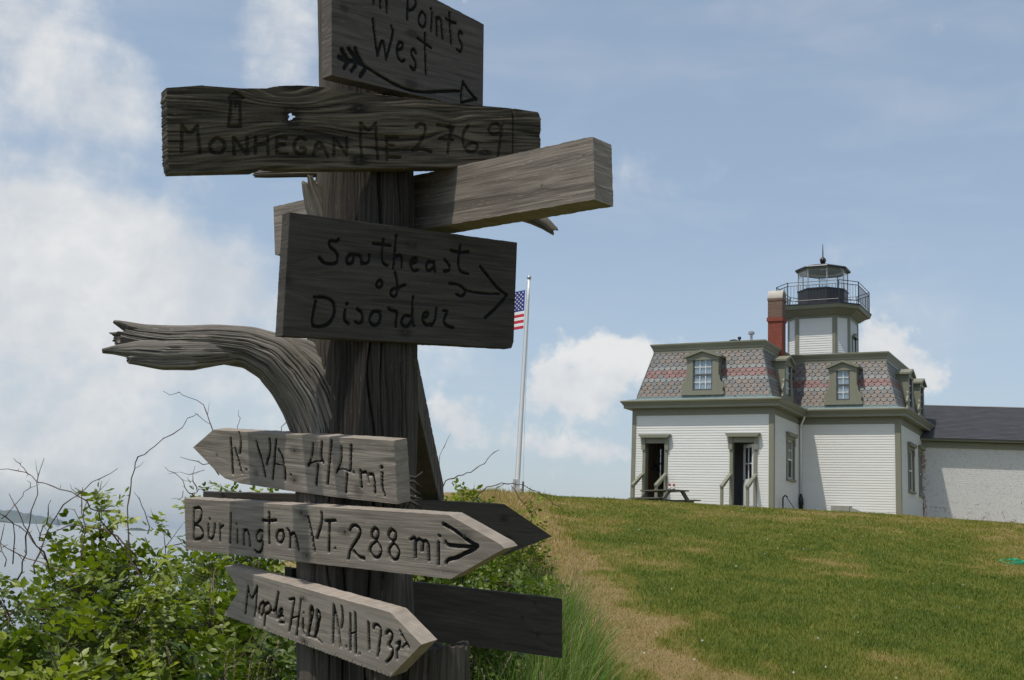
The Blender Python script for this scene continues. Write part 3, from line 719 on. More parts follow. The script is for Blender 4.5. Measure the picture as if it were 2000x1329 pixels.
# square timber behind the post
sign('plain square-cut timber slanting up to the right', Board(-45, -.118, (800, 380)), [(0, 537, 498), (1, 534, 404)], [(0, 1160, 390), (1, 1157, 267)], .062, M['board_pale'], seed=7, relief=.0004, knots=[(1058, 364, 7), (1140, 305, 5)], edge=.0012, tone0=.24, tonek=.8, vsc=130)
SE = [[(512, 235), (495, 262), (440, 245), (425, 295), (482, 335), (505, 380), (498, 432), (440, 445), (380, 430), (352, 390)],
  [(618, 362), (580, 380), (570, 430), (602, 448), (632, 420), (628, 372), (600, 360)], [(625, 365), (690, 368), (698, 440)], [(762, 370), (760, 415), (738, 440), (700, 432)], [(872, 245), (858, 430), (905, 455)], [(790, 275), (930, 292)],
  [(978, 210), (955, 480)], [(958, 400), (1002, 360), (1028, 400), (1022, 470)], [(1092, 440), (1152, 425), (1140, 385), (1108, 398), (1094, 450), (1112, 502), (1155, 490)],
  [(1282, 430), (1240, 415), (1218, 470), (1240, 505), (1282, 470)], [(1285, 420), (1295, 500)], [(1372, 405), (1412, 450), (1415, 495), (1368, 500)], [(1500, 290), (1478, 430), (1495, 505), (1562, 520)], [(1425, 330), (1500, 350), (1562, 340)],
  [(835, 575), (808, 615), (842, 640), (872, 605), (850, 572)], [(968, 510), (985, 580), (988, 680), (960, 715), (930, 690), (938, 645), (990, 640), (1045, 612)],
  [(322, 745), (292, 900), (298, 945)], [(310, 712), (400, 708), (472, 752), (478, 850), (432, 930), (360, 955), (298, 945)], [(562, 820), (552, 900), (592, 930)], [1.2, (575, 765)],
  [(660, 808), (702, 840), (708, 905), (672, 928), (645, 912)], [(845, 832), (790, 822), (758, 880), (770, 935), (822, 945), (855, 890), (840, 832)], [1.2, (918, 808)], [(930, 815), (990, 830), (978, 890), (975, 950)],
  [(1092, 868), (1042, 858), (1018, 905), (1030, 950), (1072, 955), (1105, 900)], [(1115, 705), (1108, 880), (1122, 945)], [(1192, 885), (1242, 862), (1230, 830), (1200, 842), (1188, 900), (1220, 945), (1262, 928)], [(1305, 805), (1300, 890), (1265, 945)],
  [(1362, 820), (1402, 828), (1368, 880), (1366, 938), (1440, 960)],
  [(1660, 462), (1740, 560), (1800, 640), (1876, 692)], [(1876, 695), (1800, 790), (1700, 880)], [.8, (1540, 655), (1640, 680), (1812, 686)], [.9, (1410, 600), (1490, 608), (1540, 655)], [.9, (1465, 685), (1510, 710), (1535, 680)]]
sign('wide board carved Southeast of Disorder with an arrow', Board(40, .150, (780, 550)), [(0, 552, 655), (1, 566, 415)], [(0, 999, 680), (.06, 1003, 668), (1, 1010, 474)], .030, M['board_dark'], SE, (540, 410, 4.167), 5.6, nails=[(804, 478, 4), (791, 650, 5)], seed=9, relief=.00035, knots=[(556, 545, 26)], tone0=.5, tonek=.9, vsc=95)
RVA = [[(375, 125), (395, 445)], [(445, 60), (472, 160), (455, 260)], [(413, 215), (475, 440)], [1.0, (515, 408)], [(605, 150), (650, 300), (690, 475)], [(725, 130), (735, 230), (697, 360)], [(785, 135), (768, 330), (755, 490)], [.9, (808, 225), (845, 290), (855, 360)], [.5, (770, 355), (850, 372)], [(865, 390), (870, 500)], [.9, (920, 455)],
  [(1120, 175), (1110, 290), (1075, 380)], [(1202, 160), (1190, 300), (1215, 345)], [.5, (1080, 360), (1140, 330), (1210, 335)], [(1165, 365), (1150, 545)], [(1287, 145), (1255, 540)], [(1377, 200), (1380, 310), (1335, 435)], [(1467, 190), (1460, 405)], [.5, (1340, 410), (1400, 400), (1460, 428)], [(1430, 450), (1420, 610)], [.9, (1490, 432)],
  [(1550, 415), (1562, 565)], [.9, (1575, 435), (1605, 428), (1625, 525)], [(1632, 450), (1672, 450), (1685, 615)], [(1750, 440), (1745, 570), (1772, 640)], [1.2, (1743, 385)]]
sign('left-pointing arrow board carved R. VA. 414 mi', Board(-40, .150, (600, 900), 13), [(0, 440, 943), (.08, 425, 930), (.5, 377, 877), (1, 416, 840)], [(0, 776, 985), (1, 769, 861)], .038, M['board_pale'], RVA, (370, 830, 4.651), 5.4, nails=[(575, 880, 4.5), (575, 938, 5)], seed=13, relief=.0006, knots=[(424, 890, 8), (700, 960, 26), (500, 925, 18)], botw=[(377, 885), (425, 930), (470, 945), (560, 958), (660, 972), (776, 985)], tone0=.5, vsc=85)
sign('short plain slat showing behind and above the left of the Burlington arrow', Board(-16, -.10, (640, 1000), 8), [(0, 394, 1040), (1, 397, 961)], [(0, 650, 1050), (1, 650, 968)], .022, M['board_dark'], seed=16, relief=.0002, tone0=.7, tonek=.7)
sign('dark back board with a pointed right end, behind the Burlington arrow tip', Board(42, -.122, (760, 1010), 4), [(0, 760, 1075), (1, 760, 975)], [(0, 985, 1085), (.42, 1078, 1048), (1, 985, 985)], .022, M['board_dark'], seed=15, relief=.0002, nails=[(985, 1013, 4), (990, 1052, 4.5)], tone0=.6, tonek=.6)
BUR = [[(162, 190), (160, 540)], [(165, 190), (230, 180), (255, 240), (232, 330), (175, 375)], [(180, 375), (245, 410), (272, 480), (240, 530), (165, 542)], [(325, 370), (320, 520), (352, 545), (388, 490), (395, 370)], [1.1, (340, 312)], [(455, 370), (455, 550)], [.9, (458, 410), (488, 382)], [(575, 250), (565, 575)], [(645, 430), (645, 575)], [1.0, (636, 365)],
  [(715, 430), (718, 595)], [(718, 452), (750, 420), (778, 480), (786, 610)], [(925, 445), (888, 430), (855, 485), (860, 550), (900, 572), (922, 500)], [(928, 560), (930, 610), (908, 675), (870, 690), (840, 660)], [(1003, 240), (1000, 400), (1004, 585)], [(925, 325), (1000, 332), (1078, 325)], [(1152, 435), (1098, 440), (1078, 505), (1100, 578), (1140, 572), (1168, 510), (1152, 435)],
  [(1205, 420), (1238, 470), (1235, 630)], [(1240, 490), (1280, 455), (1308, 560), (1330, 655)], [(1440, 290), (1480, 480), (1510, 672)], [(1587, 240), (1595, 350), (1535, 520)], [(1625, 330), (1742, 328)], [(1675, 345), (1670, 672)], [.9, (1740, 635)]]
BUR = [[(350 + p[0] / 5.714, 960 + p[1] / 5.714) if isinstance(p, tuple) else p for p in q] for q in BUR]
B7 = [[(130, 380), (160, 318), (222, 330), (255, 400), (212, 480), (140, 580), (115, 692)], [(175, 612), (230, 680), (292, 692)], [(410, 350), (372, 395), (378, 465), (420, 490), (450, 440), (442, 375), (410, 350)], [(420, 500), (358, 555), (355, 630), (410, 690), (470, 670), (486, 590), (430, 505)],
  [(600, 368), (558, 415), (572, 485), (622, 500), (646, 460), (640, 395), (600, 368)], [(612, 520), (565, 590), (578, 680), (632, 716), (676, 680), (680, 590), (612, 520)], [.9, (805, 480), (855, 460)], [(862, 480), (865, 680)], [(875, 490), (918, 472), (945, 520), (940, 605)], [(950, 500), (988, 490), (1010, 570), (1015, 715)], [(1120, 515), (1120, 760)], [1.0, (1130, 440)],
  [1.1, (1180, 310), (1290, 370), (1400, 460), (1460, 500), (1560, 552)], [1.1, (1560, 555), (1500, 600), (1400, 640), (1320, 690), (1230, 700), (1205, 742)], [1.1, (1200, 505), (1210, 545), (1350, 555), (1540, 575)]]
BUR += [[(660 + p[0] / 5.714, 970 + p[1] / 5.714) if isinstance(p, tuple) else p for p in q] for q in B7]
sign('right-pointing arrow board carved Burlington VT. 288 mi', Board(-40, .158, (700, 1050), 10), [(0, 363, 1073), (1, 360, 974)], [(0, 880, 1131), (.52, 985, 1072), (.6, 978, 1064), (1, 876, 1006)], .038, M['board_pale'], BUR, (0, 0, 1), 5.2, nails=[(588, 1001, 4), (597, 1008, 4), (599, 1085, 4.5), (673, 1039, 5), (907, 1046, 5)], seed=17, relief=.0003, knots=[(590, 1004, 9)], tone0=.40, tonek=.8, vsc=80)
MH = [[(258, 260), (245, 400), (232, 520)], [(258, 268), (285, 410), (345, 265)], [(345, 265), (335, 420), (318, 545)], [(402, 410), (370, 430), (356, 500), (370, 552), (402, 500), (408, 425)], [(412, 440), (440, 415), (468, 450), (455, 515), (415, 520)], [(420, 520), (410, 635)], [(468, 460), (480, 510), (515, 470)], [1.2, (540, 325), (512, 480), (530, 560)], [(545, 545), (580, 505), (575, 470), (550, 485), (548, 540), (585, 545)], [.9, (552, 600), (592, 605)],
  [.9, (640, 390), (690, 378)], [(690, 385), (668, 530), (642, 680)], [(750, 390), (730, 550), (710, 718)], [.6, (668, 560), (728, 545)], [(770, 570), (765, 690), (790, 720)], [.9, (775, 512)], [1.1, (815, 725), (840, 600), (832, 480), (858, 445), (862, 510), (842, 610), (815, 725)], [1.1, (880, 735), (905, 610), (892, 510), (915, 482), (928, 540), (910, 640), (882, 735)], [.6, (810, 725), (900, 745), (950, 795)],
  [(1055, 440), (1050, 790)], [.9, (1060, 450), (1088, 570), (1122, 825)], [(1130, 455), (1142, 560), (1125, 655)], [.9, (1172, 825)], [(1210, 520), (1210, 860)], [(1255, 515), (1262, 890)], [.5, (1215, 705), (1260, 695)], [.9, (1297, 892)], [1.1, (1378, 605), (1388, 850)], [1.0, (1425, 660), (1430, 615), (1500, 640), (1482, 800), (1465, 912)], [1.1, (1540, 705), (1565, 672), (1602, 705), (1590, 770), (1555, 812), (1605, 845), (1600, 910), (1545, 970)],
  [(1640, 860), (1646, 935)], [(1640, 800), (1680, 775), (1652, 850)], [(1690, 720), (1750, 830)], [.8, (1690, 835), (1722, 795)], [.9, (1675, 682)]]
sign('sloping arrow board with a swallowtail end carved Maple Hill N.H. 173 mi', Board(-45, .160, (640, 1210), 12), [(0, 437, 1202), (.5, 467, 1153), (1, 438, 1107)], [(0, 762, 1322), (.58, 823, 1259), (1, 762, 1196)], .040, M['board_pale'], MH, (430, 1090, 4.762), 4.9, seed=19, relief=.0002, kerf=True, tone0=.55, tonek=.6, vsc=70, nails=[(592, 1169, 3.5), (594, 1252, 4)])
sign('plain dark board sticking out to the right near the foot of the post', Board(37, -.122, (800, 1200), 3), [(0, 572, 1215), (1, 570, 1110)], [(0, 1098, 1286), (1, 1098, 1170)], .036, M['board_dark'], seed=21, relief=.0004, knots=[(1020, 1207, 9), (1045, 1178, 9), (1050, 1240, 12)], tone0=.3, tonek=.7, vsc=70)
VIR = [[(822, 725), (823, 790)], [(826, 760), (829, 815)], [(830, 780), (831, 840)], [(834, 782), (828, 850)], [(834, 800), (836, 862)], [(838, 800), (841, 850), (837, 870)], [(843, 820), (842, 880)], [(845, 835), (848, 880), (843, 890)], [(850, 855), (848, 905)], [(852, 860), (856, 915)], [(848, 900), (850, 960)], [(856, 900), (854, 955)], [(858, 915), (862, 965)], [(853, 940), (857, 985)], [(861, 935), (859, 990)]]
sign('narrow lettered board seen almost edge-on at the right of the trunk', Board(83, .135, (818, 760)), [(0, 818, 802), (1, 816, 702)], [(0, 867, 1018), (1, 866, 945)], .058, M['board'], VIR, (0, 0, 1), 3.2, seed=25, relief=.0004, tone0=.45, gd=.004, res=.002)

# ------------------------------------------------------------------ lighthouse house
YAW = R_(60.913)
E1 = np.array([math.sin(YAW), -math.cos(YAW), 0]); E2 = np.array([math.cos(YAW), math.sin(YAW), 0])
ZB = 3.3
HA = np.array([9.759, 42.0, ZB])
house = thing('lighthouse', 'white clapboard lighthouse house with patterned slate mansard roof and lantern tower', 'lighthouse', HA, math.atan2(E1[1], E1[0]))
L1, DD, L2, DE = 5.563, 3.642, 3.831, 10.2
Z0, ZF, ZC, ZM, ZT, ZR = -.5, 3.44, 3.98, 4.19, 6.06, 6.33
def frame(o, s, n):
    o, s, n = np.array(o, float), np.array(s, float), np.array(n, float)
    return lambda a, out, z: tuple(np.append(o[:2] + a * s + out * n, z + (o[2] if len(o) > 2 else 0)))
F_L = frame((0, 0), (1, 0), (0, -1))          # front of the left block, s = a
F_S = frame((0, 0), (0, 1), (1, 0))           # its right side, s = b
F_R = frame((0, DD), (1, 0), (0, -1))         # front of the right block
F_E = frame((L2, 0), (0, 1), (1, 0))          # right end
F_B = frame((0, DE), (-1, 0), (0, 1))
F_W = frame((-L1, 0), (0, -1), (-1, 0))
def clap(mb, fn, s0, s1, z0, z1, holes=(), h=.098, off=0.0):
    n = max(1, round((z1 - z0) / h)); h = (z1 - z0) / n
    for k in range(n):
        a, b = z0 + k * h, z0 + (k + 1) * h
        spans = [(s0, s1)]
        for (p0, p1, q0, q1) in holes:
            if b > q0 + .02 and a < q1 - .02:
                nx = []
                for (u, v) in spans:
                    if p1 <= u or p0 >= v: nx.append((u, v)); continue
                    if p0 > u: nx.append((u, p0))
                    if p1 < v: nx.append((p1, v))
                spans = nx
        for u, v in spans:
            mb.add([fn(u, off + .0165, a), fn(v, off + .0165, a), fn(v, off + .004, b), fn(u, off + .004, b), fn(u, off - .004, a), fn(v, off - .004, a)], [(0, 1, 2, 3), (5, 4, 0, 1) if False else (4, 5, 1, 0)])
HOLES = dict(L=[(-5.0, -4.22, .05, 2.36), (-1.51, -.71, .05, 2.38)], S=[(1.83, 2.75, 1.18, 2.70)], R=[], E=[(5.3, 6.38, 1.0, 2.64), (7.73, 8.62, .98, 2.74)], W=[(-3.02, -2.56, 1.15, 2.45)])
mb = MB()
clap(mb, F_L, -L1, 0, Z0, ZF, HOLES['L']); clap(mb, F_S, 0, DD, Z0, ZF, HOLES['S']); clap(mb, F_R, 0, L2, Z0, ZF)
clap(mb, F_E, DD, DE, Z0, ZF, HOLES['E']); clap(mb, F_B, -L2, L1, Z0, ZF); clap(mb, F_W, -DE, 0, Z0, ZF, HOLES['W'])
mb.build('wall', M['siding'], house)
# inside linings (seen through the open doors)
mb = MB()
mb.box((-L1 + .03, .2, -.1), (-.03, .24, -.02)) if False else None
def lining(mb, fn, s0, s1, z0, z1, holes, out):
    ss2 = sorted({s0, s1, *[h[0] for h in holes], *[h[1] for h in holes]}); zz = sorted({z0, z1, *[h[2] for h in holes], *[h[3] for h in holes]})
    for u, v in zip(ss2[:-1], ss2[1:]):
        for a, b in zip(zz[:-1], zz[1:]):
            if any(h[0] <= (u + v) / 2 <= h[1] and h[2] <= (a + b) / 2 <= h[3] for h in holes): continue
            mb.quad(fn(u, out, a), fn(v, out, a), fn(v, out, b), fn(u, out, b))
lining(mb, F_W, -4.2, -.12, .04, 3.2, HOLES['W'], -.14)
mb.quad((-L1 + .14, 4.2, .04), (-2.6, 4.2, .04), (-2.6, 4.2, 3.2), (-L1 + .14, 4.2, 3.2))
mb.quad((-L1 + .14, .12, 3.2), (-2.6, .12, 3.2), (-2.6, 4.2, 3.2), (-L1 + .14, 4.2, 3.2))
mb.build('kitchen_wall', M['room_tan'], house)
mb = MB()
mb.box((-2.6, .12, .04), (-2.5, 4.2, 3.2)); mb.quad((-2.5, 2.1, .04), (-.1, 2.1, .04), (-.1, 2.1, 3.2), (-2.5, 2.1, 3.2)); mb.quad((-2.5, .12, 3.2), (-.1, .12, 3.2), (-.1, 2.1, 3.2), (-2.5, 2.1, 3.2))
mb.build('hall_wall', M['room_grey'], house)
mb = MB(); mb.quad((-L1 + .1, .02, .035), (-.1, .02, .035), (-.1, 4.3, .035), (-L1 + .1, 4.3, .035)); mb.build('floor', M['dark_floor'], house)
mb = MB(); lining(mb, F_L, -L1 + .1, -.1, .04, 3.2, HOLES['L'], -.11); lining(mb, F_S, .1, 2.1, .04, 3.2, [(1.83, 2.1, 1.18, 2.7)], -.11); mb.build('inner_wall', M['room_grey'], house)
# small things hung in the doorway
mb = MB(); mb.box((-1.28, 2.06, 1.15), (-.98, 2.095, 1.75)); 
mb.build('hall_panel', M['black'], house)

# trim: corner boards, frieze and cornice swept round the plan
FOOT = [(-L1, 0), (0, 0), (0, DD), (L2, DD), (L2, DE), (-L1, DE)]
def off_poly(poly, d):
    r = []; n = len(poly)
    for i in range(n):
        p, q, w = np.array(poly[i - 1], float), np.array(poly[i], float), np.array(poly[(i + 1) % n], float)
        e, f = q - p, w - q; e /= np.linalg.norm(e); f /= np.linalg.norm(f)
        n1, n2 = np.array([e[1], -e[0]]), np.array([f[1], -f[0]])
        r.append(q + d * (n1 + n2) / (1 + n1 @ n2))
    return r
def sweep(mb, poly, prof, close=False):
    n = len(poly); rings = [off_poly(poly, d) for d, z in prof]
    vs = [(p[0], p[1], prof[k][1]) for k, r in enumerate(rings) for p in r]
    fs = [(k * n + i, k * n + (i + 1) % n, (k + 1) * n + (i + 1) % n, (k + 1) * n + i) for k in range(len(prof) - 1) for i in range(n)]
    return mb.add(vs, fs)
mb = MB(); sweep(mb, FOOT, [(-.02, ZF - .004), (.034, ZF - .004), (.034, 3.70), (.30, 3.70), (.30, 3.82), (.325, 3.82), (.34, 3.86), (.38, 3.91), (.41, 3.935), (.415, ZC), (.40, ZC + .01), (-.05, ZC + .10)]); mb.build('cornice', M['trim'], house)
mb = MB(); sweep(mb, FOOT, [(.33, ZC + .02), (.30, ZC + .03), (-.07, ZC + .13), (-.085, ZM + .02)]); mb.build('copper_gutter', M['copper'], house)
mb = MB(); sweep(mb, FOOT, [(-.64, 5.97), (-.555, 5.97), (-.555, 6.08), (-.53, 6.09), (-.53, 6.15), (-.51, 6.17), (-.475, 6.24), (-.45, 6.28), (-.445, ZR), (-.47, ZR + .01), (-.7, ZR - .0)]); mb.build('roof_cornice', M['trim'], house)
P_ = off_poly(FOOT, -.68); mb = MB(); mb.add([(p[0], p[1], ZR - .03) for p in P_], [(0, 1, 2, 5), (2, 3, 4, 5)]); mb.build('flat_roof', M['roofing'], house)
def cboard(name, fn, s0, s1):
    mb = MB(); mb.box((s0, -.02, Z0), (s1, .036, ZF - .006), fn); mb.build(name, M['trim'], house)
cboard('corner_board', F_L, -L1 - .034, -L1 + .13); cboard('corner_board', F_L, -.15, .034); cboard('corner_board', F_S, -.033, .12)
cboard('corner_board', F_R, L2 - .17, L2 + .034); cboard('corner_board', F_E, DD - .033, DD + .14); cboard('corner_board', F_E, DE - .14, DE + .034)
mb = MB(); mb.box((-L1 - .034, 0, Z0), (-L1 - .002, .15, ZF - .006)); mb.build('corner_board', M['trim'], house)

# mansard slates
SLOPE = [off_poly(FOOT, -.10), off_poly(FOOT, -.60)]
def clip(poly, half):
    for (nx, ny, c) in half:
        out = []
        for i in range(len(poly)):
            p, q = poly[i], poly[(i + 1) % len(poly)]
            dp, dq = nx * p[0] + ny * p[1] - c, nx * q[0] + ny * q[1] - c
            if dp <= 0: out.append(p)
            if (dp < 0) != (dq < 0) and dp != dq:
                t = dp / (dp - dq); out.append((p[0] + t * (q[0] - p[0]), p[1] + t * (q[1] - p[1])))
        poly = out
        if len(poly) < 3: return []
    return poly
SL_V, SL_F, SL_R, SL_T = [], [], [], []
def slates(i):
    a0, a1 = [np.append(SLOPE[0][j], ZM) for j in (i, (i + 1) % 6)]; b0, b1 = [np.append(SLOPE[1][j], ZT) for j in (i, (i + 1) % 6)]
    ex = (a1 - a0) / np.linalg.norm(a1 - a0); nrm = np.cross(ex, b0 - a0); nrm /= np.linalg.norm(nrm); ey = np.cross(nrm, ex)
    f2 = lambda p: ((p - a0) @ ex, (p - a0) @ ey)
    quad = [f2(a0), f2(a1), f2(b1), f2(b0)]
    half = []
    for k in range(4):
        p, q = np.array(quad[k]), np.array(quad[(k + 1) % 4]); e = q - p; n_ = np.array([e[1], -e[0]]); n_ /= np.linalg.norm(n_); half.append((n_[0], n_[1], n_ @ p + (.0 if k else .03)))
    Wd = np.linalg.norm(a1 - a0); H = f2(b0)[1]; nrow = 12; h = H / nrow; w = .245
    r2 = np.random.default_rng(100 + i)
    for r in range(nrow + 1):
        for c in range(-1, int(Wd / w) + 3):
            x = (c + (.5 if r % 2 else 0)) * w + .03; y0 = r * h
            g = .003
            hexa = [(x - w * .27, y0 - .035), (x + w * .27, y0 - .035), (x + w * .5 - g, y0 + h * .42), (x + w * .5 - g, y0 + h * 1.0), (x - w * .5 + g, y0 + h * 1.0), (x - w * .5 + g, y0 + h * .42)]
            pl = clip(hexa, half)
            if len(pl) < 3: continue
            tl = r2.normal(0, .0012)
            top = [a0 + p[0] * ex + p[1] * ey + nrm * (.020 + tl - .016 * (p[1] - y0) / (h * 1.1)) for p in pl]
            o = len(SL_V); m = len(pl)
            SL_V.extend(top); SL_V.extend([p - nrm * .012 for p in top])
            SL_F.append(tuple(range(o, o + m)))
            SL_F.extend([(o + k, o + m + k, o + m + (k + 1) % m, o + (k + 1) % m) for k in range(m)])
            q = .12 if r == 0 else r2.random()
            if r in (5, 6): kind = .70 + .12 * q
            elif r in (4, 7): kind = .5 + .1 * q
            elif r >= 9: kind = .0 + .42 * q ** .8
            else: kind = .0 + .42 * q
            if r in (8, 3) and q > .45: kind = .30 + .1 * q
            if r2.random() < .05: kind = .44
            SL_R.extend([kind] * (2 * m)); SL_T.extend([r2.random()] * (2 * m))
    for (p, q) in ((a0, b0), (a1, b1)):
        hips.append(MB().tube([p + nrm * .0, q + nrm * .0], .026, 6))
hips = []
for i in (0, 1, 2, 3, 5): slates(i)
me = bpy.data.meshes.new('slate_roof'); me.from_pydata([tuple(map(float, v)) for v in SL_V], [], SL_F)
for nm, a in (('kind_', SL_R), ('tone', SL_T)):
    at_ = me.attributes.new(nm, 'FLOAT', 'POINT'); at_.data.foreach_set('value', np.array(a, np.float32))
m_, t, b, out = newmat('coloured_slate')
a1 = t.n('ShaderNodeAttribute', attribute_name='kind_'); a2 = t.n('ShaderNodeAttribute', attribute_name='tone'); tc = t.n('ShaderNodeTexCoord')
cr = t.n('ShaderNodeValToRGB'); cr.color_ramp.interpolation = 'LINEAR'; e = cr.color_ramp.elements
e[0].position, e[0].color = 0, (.195, .15, .118, 1); e[1].position, e[1].color = 1, (.36, .13, .11, 1)
for p, c in ((.14, (.185, .148, .12)), (.24, (.165, .147, .128)), (.34, (.132, .130, .126)), (.45, (.15, .148, .145)), (.5, (.20, .205, .19)), (.6, (.21, .225, .215)), (.66, (.21, .22, .205)), (.70, (.195, .09, .08)), (.82, (.24, .12, .105))):
    k = e.new(p); k.color = c + (1,)
t.l(a1.outputs['Fac'], cr.inputs[0])
n = t.noise(tc.outputs['Object'], 5, 6, .65); n2 = t.noise(tc.outputs['Object'], 40, 4, .6)
col = t.mix(t.math('MULTIPLY', a2.outputs['Fac'], .35), cr.outputs[0], t.mix(1.0, cr.outputs[0], (.6, .62, .66), 'MULTIPLY'))
col = t.mix(t.math('MULTIPLY', t.ss(n, .5, .8), .35), col, (.24, .25, .22))
t.l(col, b.inputs['Base Color']); b.inputs['Roughness'].default_value = .55
bp = t.n('ShaderNodeBump', i_Strength=.35, i_Distance=.006); t.l(n2, bp.inputs['Height']); t.l(bp.outputs[0], b.inputs['Normal'])
link('slate_roof', me, m_, house)
mb = MB()
for i in range(6):
    j = (i + 1) % 6; mb.quad(*[tuple(np.append(p, z)) for p, z in ((SLOPE[0][i], ZM - .1), (SLOPE[0][j], ZM - .1), (SLOPE[1][j], ZT), (SLOPE[1][i], ZT))])
mb.build('roof_deck', M['roofing'], house); [h_.build('hip_flashing', M['copper'], house) for h_ in hips]

def sash(fn, s0, s1, z0, z1, cols, rows, out, parent, fm, mm, cur=None, split=True, lower=True):
    """double-hung window: frame ring, meeting rail, muntins, glass, curtain"""
    w = .045
    fr = MB()
    fr.box((s0, out - .05, z0), (s0 + w, out, z1), fn); fr.box((s1 - w, out - .05, z0), (s1, out, z1), fn)
    fr.box((s0 + w, out - .05, z0), (s1 - w, out, z0 + w + .015), fn); fr.box((s0 + w, out - .05, z1 - w), (s1 - w, out, z1), fn)
    zm = (z0 + z1) / 2
    if split: fr.box((s0 + w, out - .045, zm - .028), (s1 - w, out - .002, zm + .028), fn)
    o = fr.build('window', fm, parent)
    for (a, b, on) in ((zm + .028, z1 - w, True), (z0 + w + .015, zm - .028, lower)) if split else ((z0 + w + .015, z1 - w, True),):
        if not on: continue
        mu = MB()
        for c in range(1, cols):
            x = s0 + w + (s1 - s0 - 2 * w) * c / cols; mu.box((x - .014, out - .036, a), (x + .014, out - .014, b), fn)
        for r in range(1, rows):
            y = a + (b - a) * r / rows; mu.box((s0 + w, out - .034, y - .014), (s1 - w, out - .016, y + .014), fn)
        if mu.v: mu.build('muntin', mm, o)
    gl = MB(); gl.quad(fn(s0 + w, out - .030, z0 + w), fn(s1 - w, out - .030, z0 + w), fn(s1 - w, out - .030, z1 - w), fn(s0 + w, out - .030, z1 - w)); gl.build('pane', M['glass'], o)
    if cur:
        cu = MB(); n = 24
        for k in range(n):
            x0, x1 = s0 + w + (s1 - s0 - 2 * w) * k / n, s0 + w + (s1 - s0 - 2 * w) * (k + 1) / n
            d0, d1 = .012 * math.sin(k * 1.7), .012 * math.sin((k + 1) * 1.7)
            cu.quad(fn(x0, out - .055 + d0, z0), fn(x1, out - .055 + d1, z0), fn(x1, out - .055 + d1, z1), fn(x0, out - .055 + d0, z1))
        cu.build('curtain', cur, o)
    return o
def hood(mb, fn, s0, s1, z, h=.22, ex=.11, d=.16):
    mb.prism([(s0, z), (s1, z), (s1 + ex * .35, z + h * .42), (s1 + ex, z + h), (s0 - ex, z + h), (s0 - ex * .35, z + h * .42)], (.022, d), fn)
def wall_window(fn, s0, s1, z0, z1, label=None, cols=2, rows=2, lower=True, fm='white', cur=None):
    w = .11
    mb = MB()
    mb.box((s0 - w, .0, z0), (s0, .055, z1), fn); mb.box((s1, .0, z0), (s1 + w, .055, z1), fn); mb.box((s0 - w, .0, z1), (s1 + w, .06, z1 + .12), fn)
    mb.box((s0 - w - .03, .0, z0 - .08), (s1 + w + .03, .10, z0), fn)
    mb.box((s0 - w - .02, .0, z1 - .22), (s0 - .01, .075, z1 + .118), fn); mb.box((s1 + .01, .0, z1 - .22), (s1 + w + .02, .075, z1 + .118), fn)
    hood(mb, fn, s0 - w - .02, s1 + w + .02, z1 + .12, .14, .07, .15)
    o = mb.build('window_trim', M['trim'], house)
    s = sash(fn, s0, s1, z0, z1, cols, rows, -.02, o, M[fm], M['white'], cur, True, lower)
    return o
wall_window(F_S, 1.84, 2.74, 1.19, 2.69, cols=3, rows=2, lower=False)
wall_window(F_E, 5.31, 6.37, 1.01, 2.63, cols=1, rows=1)
wall_window(F_E, 7.74, 8.61, .99, 2.73, cols=1, rows=1)
sash(F_W, -3.01, -2.57, 1.16, 2.44, 2, 2, -.02, house, M['black'], M['black'])

# doors with hoods, steps, rails
def doorway(s0, s1, ztop, stepcol):
    mb = MB(); w = .12
    for a, b in ((s0 - w, s0), (s1, s1 + w)): mb.box((a, -.12, -.4), (b, .055, ztop), F_L)
    mb.box((s0 - w, -.12, ztop), (s1 + w, .06, ztop + .20), F_L)
    for a, b in ((s0 - w - .045, s0 - .012), (s1 + .012, s1 + w + .045)):
        mb.prism([(a + .02, ztop - .27), (b - .01, ztop - .27), (b, ztop - .22), (b, ztop + .198), (a, ztop + .198), (a, ztop - .22)], (.058, .10), F_L)
    hood(mb, F_L, s0 - w - .05, s1 + w + .05, ztop + .20, .13, .10, .22)
    o = mb.build('door_frame', M['trim'], house)
    st = MB()
    st.box((s0 - .12, .06, -.45), (s1 + .12, .42, .03), F_L); st.box((s0 - .12, .42, -.45), (s1 + .12, .72, -.15), F_L)
    st.build('step', M['stone'], house)
    for x in (s0 - .09, s1 + .07):
        r = MB(); r.box((x - .05, .95, -.5), (x + .05, 1.04, .70), F_L)
        pr = [(.9, .66), (1.08, .66), (1.08, .72), (.06, 1.22), (.06, 1.13)]
        vs = [F_L(x - .06, p[0], p[1]) for p in pr] + [F_L(x + .06, p[0], p[1]) for p in pr]
        r.add(vs, [(0, 1, 2, 3, 4), (9, 8, 7, 6, 5)] + [(i, 5 + i, 5 + (i + 1) % 5, (i + 1) % 5) for i in range(5)])
        r.build('handrail', M['trim'], house)
doorway(-5.0, -4.22, 2.36, 0); doorway(-1.51, -.71, 2.38, 0)
